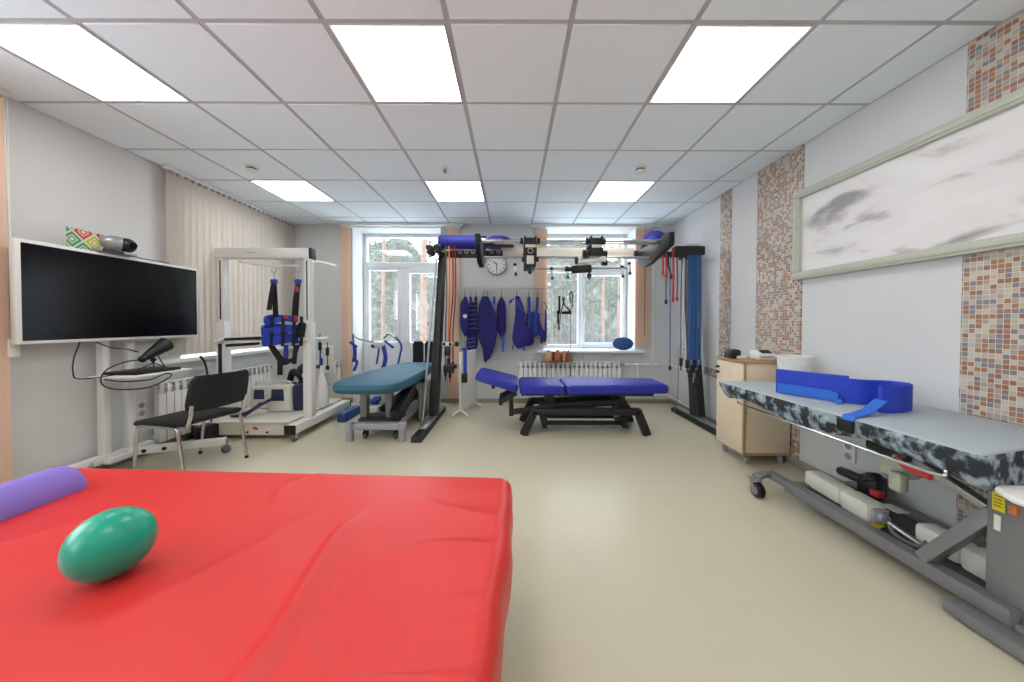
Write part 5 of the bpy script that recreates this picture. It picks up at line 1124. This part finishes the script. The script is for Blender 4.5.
# ------------------------------------------------------------------ tilt table with camouflage cover
t = thing('tilt_table', 'grey steel tilt table with a camouflage cover along the mosaic wall', 'tilt table', (1.98, 1.95, 0))
TX0, TX1, TYN, TYF, TZ = 1.655, 2.34, 1.165, 2.68, .73
def skew(x, y): return y + max(0, (1.6 - y) / .44) * (x - TX0) * .26
b = MB(); q_ = [(TX0 + .004, TYN + .004), (TX1, TYN + .004), (TX1, TYF - .004), (TX0 + .004, TYF - .004)]; b.prism([(x, skew(x, y), .685) for x, y in q_], (0, 0, TZ - .685), .018, 3); b.build('mattress', M['greyvinyl'], t)
# cover: skirt round the pad
g = bmesh.new(); outl = []
def corner(cx_, cy_, a0, r=.03):
    return [(cx_ + r * math.cos(a0 + PI / 2 * k / 5), cy_ + r * math.sin(a0 + PI / 2 * k / 5)) for k in range(6)]
def edge(p, q, n): return [(p[0] + (q[0] - p[0]) * k / n, p[1] + (q[1] - p[1]) * k / n) for k in range(1, n)]
r = .03; cs = [corner(TX1 - r, TYF - r, 0), corner(TX0 + r, TYF - r, PI / 2), corner(TX0 + r, TYN + r, PI), corner(TX1 - r, TYN + r, 1.5 * PI)]
for k in range(4): outl += cs[k] + edge(cs[k][-1], cs[(k + 1) % 4][0], [8, 44, 20, 44][k])
rows = []
for lv in range(7):
    f = lv / 6; row = []
    for (x, y) in outl:
        dx = 1 if x > (TX0 + TX1) / 2 else -1
        pull = .022 * f ** 2 + (0 if lv else 0); yy = y; xx = x
        far = max(0, (y - (TYF - .12)) / .12); near = max(0, (TYN + .1 - y) / .1)
        yy -= (.11 * far * f) - .05 * near * f * 0; xx -= dx * (pull - .006 * math.sin(PI * f)) * (1 if abs(x - (TX0 + TX1) / 2) > .25 else 0)
        wave = .010 * math.sin(y * 23) * f + .007 * math.sin(y * 51 + 1) * f; yy = skew(x, y) + yy - y
        xx += wave * .5; low = TZ - .006 - (.105 + .02 * math.sin(y * 7.3) * (x < 2) + wave * .6) * f
        row.append(g.verts.new((xx, yy, low)))
    rows.append(row)
n = len(outl)
for a, c in zip(rows, rows[1:]):
    for k in range(n): g.faces.new((a[k], a[(k + 1) % n], c[(k + 1) % n], c[k]))
ins = []
for (x, y) in outl:
    ins.append(g.verts.new((x + (.05 if x < 2 else -.05), skew(x, y) + (.05 if y < 1.95 else -.05) * (1 if abs(y - 1.95) > .6 else 0), .64)))
for k in range(n): g.faces.new((rows[-1][k], rows[-1][(k + 1) % n], ins[(k + 1) % n], ins[k]))
b = MB(); b._add(g); b.build('cover', M['camo'], t)
b = MB(); b.bx(TX0 + .06, TX1 - .05, 1.42, TYF - .16, .64, .684, .004); b.build('bed_frame', M['greym'], t)
b = MB(); b.bx(1.85, 1.915, 1.22, 2.25, .06, .125, .006); b.build('side_rail', M['greym'], t)
b = MB(); b.bx(2.25, 2.31, 1.22, 2.25, .06, .125, .006); b.bx(1.915, 2.25, 2.19, 2.25, .065, .12, .006); b.build('side_rail', M['greym'], t)
b = MB(); b.bx(1.915, 2.25, 1.25, 2.19, .085, .097); b.build('tray', M['mesh'], t)
b = MB(); b.bx(1.9, 2.03, 1.2, 1.325, .03, .6, .01); col = b.build('column', M['greym'], t)
b = MB(); b.bx(1.905, 2.3, 1.28, 1.44, .56, .635, .01); b.build('head_beam', M['greym'], t)
b = MB(); b.bx(1.78, 1.87, .85, 1.36, .012, .06, .006); b.bx(1.87, 2.3, 1.2, 1.34, .02, .075, .006); b.bx(2.24, 2.31, .85, 1.36, .012, .06, .006); b.build('foot', M['greym'], t)
b = MB(); b.beam((1.88, 1.5, .125), (1.94, 1.32, .44), .05, .06, up=(1, 0, 0), bev=.006); b.build('brace', M['greym'], t)
b = MB(); b.beam((1.97, 1.78, .60), (2.0, 1.33, .40), .03, .045, up=(1, 0, 0), bev=.004); b.build('tilt_link', M['steel'], t)
b = MB(); p0, p1 = V((2.02, 1.34, .36)), V((1.99, 1.75, .62))
b.tube([p0 + (p1 - p0) * (k / 90) + V((.012 * math.cos(k * .9), 0, .012 * math.sin(k * .9) - .0)) for k in range(91)], .003, 5); b.build('spring_cable', M['black'], t)
b = MB(); q0, q1 = V((2.1, 1.7, .125)), V((2.02, 1.34, .13)); b.tube([q0 + (q1 - q0) * (k / 110) + V((0, .02 * math.cos(k * .8), .02 + .02 * math.sin(k * .8))) for k in range(111)], .004, 5); b.build('spring_cable', M['black'], t)
def lin_act(p0, p1, r):
    p0, p1 = V(p0), V(p1); m_ = p0 + (p1 - p0) * .6
    b = MB(); b.beam(p0, m_, r * 2, r * 2, bev=r * .45); b.beam(m_ + (p1 - p0) * .008, p1, r * 2.1, r * 2.1, bev=r * .4); o_ = b.build('actuator', M['offwhite'], t)
    d = (p1 - p0).normalized(); b = MB(); b.beam(p1, p1 + d * .02, r * 1.5, r * 1.5, bev=.006); b.cyl(p1 + d * .02, p1 + d * .045, r * .45, n=14); b.build('end_cap', M['lightgrey'], o_)
    return o_
a1 = lin_act((2.03, 2.24, .155), (1.985, 1.79, .155), .052)
lin_act((2.07, 1.66, .15), (2.05, 1.36, .15), .05)
b = MB(); b.box((2.03, 1.755, .211), (.06, .09, .004)); b.build('label_plate', M['greenish'], a1)
b = MB(); b.prism([at(864, 525, z=.106), at(874, 530.5, z=.106), at(886, 527, z=.106), at(880, 521.5, z=.106)], (0, 0, .003)); b.build('warning_tag', M['yellow'], t)
b = MB(); b.tube([(1.985, 1.74, .155), (1.95, 1.68, .12), (1.98, 1.6, .11), (2.05, 1.62, .15)], .009, 8, sm=6); b.tube([(1.975, 1.73, .15), (2.0, 1.62, .115), (2.0, 1.55, .115)], .011, 8, sm=6); b.build('motor_cable', M['steel'], t)
b = MB(); b.box((2.2, 2.02, .20), (.12, .1, .13), rot=(0, 0, .3), bev=.02); b.tube([(2.24, 2.25, .19), (2.2, 2.15, .21), (2.18, 2.05, .22)], .03, 8, sm=5); b.cyl((2.17, 1.98, .245), (2.18, 2.0, .29), .05, .035, n=18, bev=.008); b.build('foot_control', M['blackm'], t)
b = MB(); b.box((2.1, 1.9, .215), (.045, .05, .035), bev=.008); b.build('red_plug', M['redstrap'], t)
b = MB(); b.bx(1.95, 2.07, 1.66, 1.77, .40, .5, .022, 3); b.box((1.94, 1.66, .40), (.05, .06, .1), bev=.015); b.build('lift_motor', M['greenish'], t)
b = MB(); b.bx(1.93, 2.1, 1.62, 1.82, .505, .60, .02); b.build('motor_mount', M['blackm'], t)
b = MB(); b.tube([(1.70, 2.5, .60), (1.66, 2.36, .605), (1.655, 1.7, .605), (1.655, 1.3, .605), (1.665, 1.27, .63)], .008, 8, sm=5); b.build('rail_bar', M['chrome'], t)
b = MB(); b.tube([(1.69, 1.46, .60), (1.69, 1.40, .575), (1.69, 1.335, .572)], .0125, 10, sm=4); b.build('lever', M['redstrap'], t)
b = MB(); b.beam((1.95, 1.6, .6), (1.69, 1.46, .602), .02, .02); b.build('lever_shaft', M['steel'], t)
b = MB(); b.beam((1.89, 2.25, .095), (1.83, 2.36, .125), .06, .045, bev=.006); b.beam((1.83, 2.36, .125), (1.70, 2.30, .13), .06, .025, bev=.006); b.build('caster_arm', M['greym'], t)
b = MB(); b.beam((1.66, 2.3, .12), (1.66, 2.272, .045), .028, .008, up=(1, 0, 0)); b.beam((1.72, 2.3, .12), (1.72, 2.272, .045), .028, .008, up=(1, 0, 0)); b.bx(1.655, 1.725, 2.27, 2.33, .108, .122, .006); b.build('caster_fork', M['steel'], t)
b = MB(); b.cyl((1.668, 2.27, .05), (1.688, 2.27, .05), .05, n=28, bev=.008); b.cyl((1.694, 2.27, .05), (1.712, 2.27, .05), .05, n=28, bev=.008); w = b.build('caster_wheel', M['black'], t)
b = MB(); b.cyl((1.664, 2.27, .05), (1.6665, 2.27, .05), .03, n=24); b.build('hub', M['steel'], w)
b = MB(); b.bx(2.2, 2.22, 2.2, 2.3, .02, .06); b.cyl((2.24, 2.23, .045), (2.27, 2.23, .045), .045, n=24, bev=.008); b.build('caster_wheel', M['black'], t)
b = MB(); b.bx(1.8975, 1.8995, 1.272, 1.306, .462, .55); st = b.build('sticker', M['yellow'], col)
b = MB(); b.bx(1.8975, 1.8995, 1.282, 1.3, .385, .445); b.build('sticker', M['white'], col)
b = MB(); b.bx(1.8965, 1.8976, 1.277, 1.301, .532, .540)
for k in range(4): b.bx(1.8965, 1.8976, 1.277 + .004 * (k % 2), 1.301, .518 - k * .013, .522 - k * .013)
b.build('printed_lines', M['olive'], st)
b = MB(); b.prism([(1.69, 1.16, .60), (1.72, 1.175, .60), (2.32, 1.175, .60), (2.32, .85, .60), (1.70, .85, .60), (1.66, .9, .60), (1.645, 1.09, .60)], (0, 0, .022), .01, 3); b.build('footplate', M['white'], t)
b = MB(); b.bx(1.885, 1.9, 1.235, 1.256, .472, .505, .003); b.build('release_tab', M['orange'], t)
b = MB(); b.bx(1.92, 2.0, 1.1, 1.2, .56, .598); b.build('footplate_bracket', M['greym'], t)

# padded belts on the tilt table
def belt(lab, path, h, z0, sm=6):
    pts = smooth([V((x, y, z0 + h / 2)) for x, y in path], sm)
    q = thing('padded_belt', lab, 'belt', (path[0][0], path[0][1], z0), 'blue padded belts on the tilt table')
    b = MB(); b.strip(pts, (0, 0, h), .022); pn = b.build('padding', M['bluep'], q)
    b = MB(); top = [p + V((0, 0, h / 2)) for p in pts]; b.tube(top, .006, 6); b.build('piping', M['bluew'] if False else M['bluep'], pn)
    return q
q = belt('straight blue padded belt standing on edge beside the bucket', [(1.775, 2.23), (1.83, 2.12), (1.9, 2.0), (1.955, 1.93)], .15, .733)
b = MB(); b.strip([V((1.758, 2.2, .768)), V((1.82, 2.09, .768)), V((1.885, 1.98, .764)), V((1.895, 1.93, .755))], (0, 0, .06), .006); b.strip([V((1.9, 1.935, .75)), V((1.875, 1.9, .736))], (.03, 0, .02), .006); b.build('strap', M['bluew'], q)
q = belt('curled blue padded belt nearer the photo edge on the tilt table', [(1.93, 1.955), (1.99, 1.9), (2.06, 1.88), (2.12, 1.85), (2.135, 1.79), (2.08, 1.75), (1.99, 1.72), (1.90, 1.715)], .135, .733)
b = MB(); b.strip([V((1.89, 1.70, .80)), V((1.80, 1.68, .75)), V((1.72, 1.655, .738)), V((1.662, 1.635, .735)), V((1.64, 1.63, .70))], (.0, .06, 0), .006); b.build('strap', M['bluew'], q)
b = MB(); b.box((1.632, 1.625, .69), (.018, .075, .06), bev=.006); b.bx(1.624, 1.641, 1.585, 1.665, .70, .722, .004); b.build('buckle', M['black'], q)

# ------------------------------------------------------------------ outside the windows
GZ = -3.2
b = MB(); t_ = bmesh.new(); NG = 40; gv = [[t_.verts.new((-60 + 120 * i / NG, -40 + 130 * j / NG, GZ + .25 * math.sin(i * 1.3) * math.cos(j * .9))) for j in range(NG + 1)] for i in range(NG + 1)]
for i in range(NG):
    for j in range(NG): t_.faces.new((gv[i][j], gv[i + 1][j], gv[i + 1][j + 1], gv[i][j + 1]))
b._add(t_); o = struct('ground', b, M['snow'], 'snowy ground outside the windows')
def clump(bm_, c, r, n, rng, flat=.45):
    for _ in range(n):
        a = rng.uniform(0, 2 * PI); rr = r * rng.random() ** .5; p = V((c[0] + rr * math.cos(a), c[1] + rr * math.sin(a), c[2] + rng.uniform(-1, 1) * r * flat))
        d = V((rng.gauss(0, 1), rng.gauss(0, 1), rng.gauss(0, .6))).normalized() * r * rng.uniform(.12, .3); e = d.cross(V((rng.random(), rng.random(), rng.random()))).normalized() * r * .07
        bm_.faces.new([bm_.verts.new(q) for q in (p - d, p - d * .2 + e, p + d, p - d * .2 - e)])
def tree(x, y, r, h, lab, rng, grp='pines outside the windows', name='pine_tree', tm='bark'):
    q = thing(name, lab, 'tree', (x, y, GZ), grp)
    b = MB(); pts = [V((x + .05 * math.sin(k * 1.7) * k / 8, y, GZ - .1 + h * k / 8)) for k in range(9)]; b.tube(pts, r, 12, r2=r * .45); b.build('trunk', M[tm], q)
    b = MB(); lf = bmesh.new()
    for k in range(13):
        z = GZ + h * (.30 + .68 * k / 13); a = rng.uniform(0, 2 * PI); L = rng.uniform(.9, 2.0) * (1.25 - .6 * k / 13)
        p0 = V((x, y, z)); p1 = p0 + V((math.cos(a) * L * .5, math.sin(a) * L * .5, rng.uniform(-.1, .25))); p2 = p0 + V((math.cos(a) * L, math.sin(a) * L, rng.uniform(-.5, .2)))
        b.tube([p0, p1, p2], r * .16, 5, sm=3, r2=.01)
        if z > GZ + h * .4 or rng.random() < .6:
            clump(lf, p2, .6, 34, rng); clump(lf, p1, .45, 14, rng)
    b.build('branches', M['barkg'], q)
    f = MB(); f.bm.free(); f.bm = lf; f.build('foliage', M['needles'], q, smooth_=False)
rng = random.Random(3)
tree(*(lambda p: (p.x, p.y))(at(383.5, 300, y=12)), .085, 13, 'slender orange pine seen through the narrow balcony sash', rng)
tree(*(lambda p: (p.x, p.y))(at(424, 300, y=10)), .12, 14, 'thick orange pine seen through the balcony door glass', rng)
tree(*(lambda p: (p.x, p.y))(at(603.5, 300, y=11)), .06, 13, 'slender orange pine in the middle of the silled window', rng)
tree(*(lambda p: (p.x, p.y))(at(619, 300, y=13)), .075, 13, 'orange pine at the edge of the silled window pane', rng)
for k in range(14):
    y = 16 + 1.4 * k; u = (352, 560, 440, 592, 396, 640, 366, 574, 430, 610, 408, 552, 450, 628)[k]
    p = at(u, 300, y=y); tree(p.x, y, rng.uniform(.06, .12), rng.uniform(12, 16), 'distant pine standing in the snowy forest outside', rng, grp='distant pines in the forest', tm='barkg')
# undergrowth: twigs and far forest
b = bmesh.new()
def twig(bm_, p, d, L, r, rng, depth):
    e = p + d * L; s_ = d.cross(V((0, 1, 0))).normalized() * r
    bm_.faces.new([bm_.verts.new(q) for q in (p - s_, p + s_, e + s_ * .5, e - s_ * .5)])
    s2 = V((0, r, 0)); bm_.faces.new([bm_.verts.new(q) for q in (p - s2, p + s2, e + s2 * .5, e - s2 * .5)])
    if depth:
        for _ in range(3):
            nd = (d + V((rng.gauss(0, .55), rng.gauss(0, .55), rng.gauss(0, .3)))).normalized(); twig(bm_, p + d * L * rng.uniform(.3, 1), nd, L * .6, r * .6, rng, depth - 1)
for k in range(150):
    y = rng.uniform(9, 20); u = rng.choice([rng.uniform(355, 450), rng.uniform(540, 635)]); p = at(u, 330, y=y); p.z = GZ
    twig(b, p, V((rng.gauss(0, .12), rng.gauss(0, .12), 1)).normalized(), rng.uniform(1.8, 3.4), .014, rng, 3)
m_ = MB(); m_.bm.free(); m_.bm = b; o = m_.build('undergrowth', M['twig'], None, smooth_=False); tag(o, 'frosted bare twigs of the undergrowth outside the windows', 'undergrowth', kind='stuff')
b = MB(); t_ = bmesh.new(); NX, NY = 90, 30; hv = []
for i in range(NX + 1):
    row = []
    for j in range(NY + 1):
        x = -62 + 110 * i / NX; f = j / NY; y = 44 + 46 * f
        z = GZ - .4 + 23 * f ** .8 * (1 + .16 * math.sin(x * .13) + .07 * math.sin(x * .41 + 1)) + 1.3 * rng.random() * (j > 0)
        row.append(t_.verts.new((x, y, z)))
    hv.append(row)
for i in range(NX):
    for j in range(NY): t_.faces.new((hv[i][j], hv[i + 1][j], hv[i + 1][j + 1], hv[i][j + 1]))
b._add(t_); struct('hill', b, M['hillside'], 'forested hillside far behind the pines')

# ------------------------------------------------------------------ light
w = bpy.data.worlds.new('overcast_sky'); bpy.context.scene.world = w; w.use_nodes = True
bg = w.node_tree.nodes['Background']; bg.inputs[0].default_value = (.82, .93, 1, 1); bg.inputs[1].default_value = 4.6
sc = bpy.context.scene
sc.view_settings.view_transform = 'Standard'; sc.view_settings.look = 'None'; sc.view_settings.exposure = 0.95; sc.view_settings.gamma = 1
sc.view_settings.use_curve_mapping = False
sc.cycles.max_bounces = 8; sc.cycles.diffuse_bounces = 5; sc.cycles.transparent_max_bounces = 12; sc.cycles.sample_clamp_indirect = 4
sc.cycles.use_denoising = True
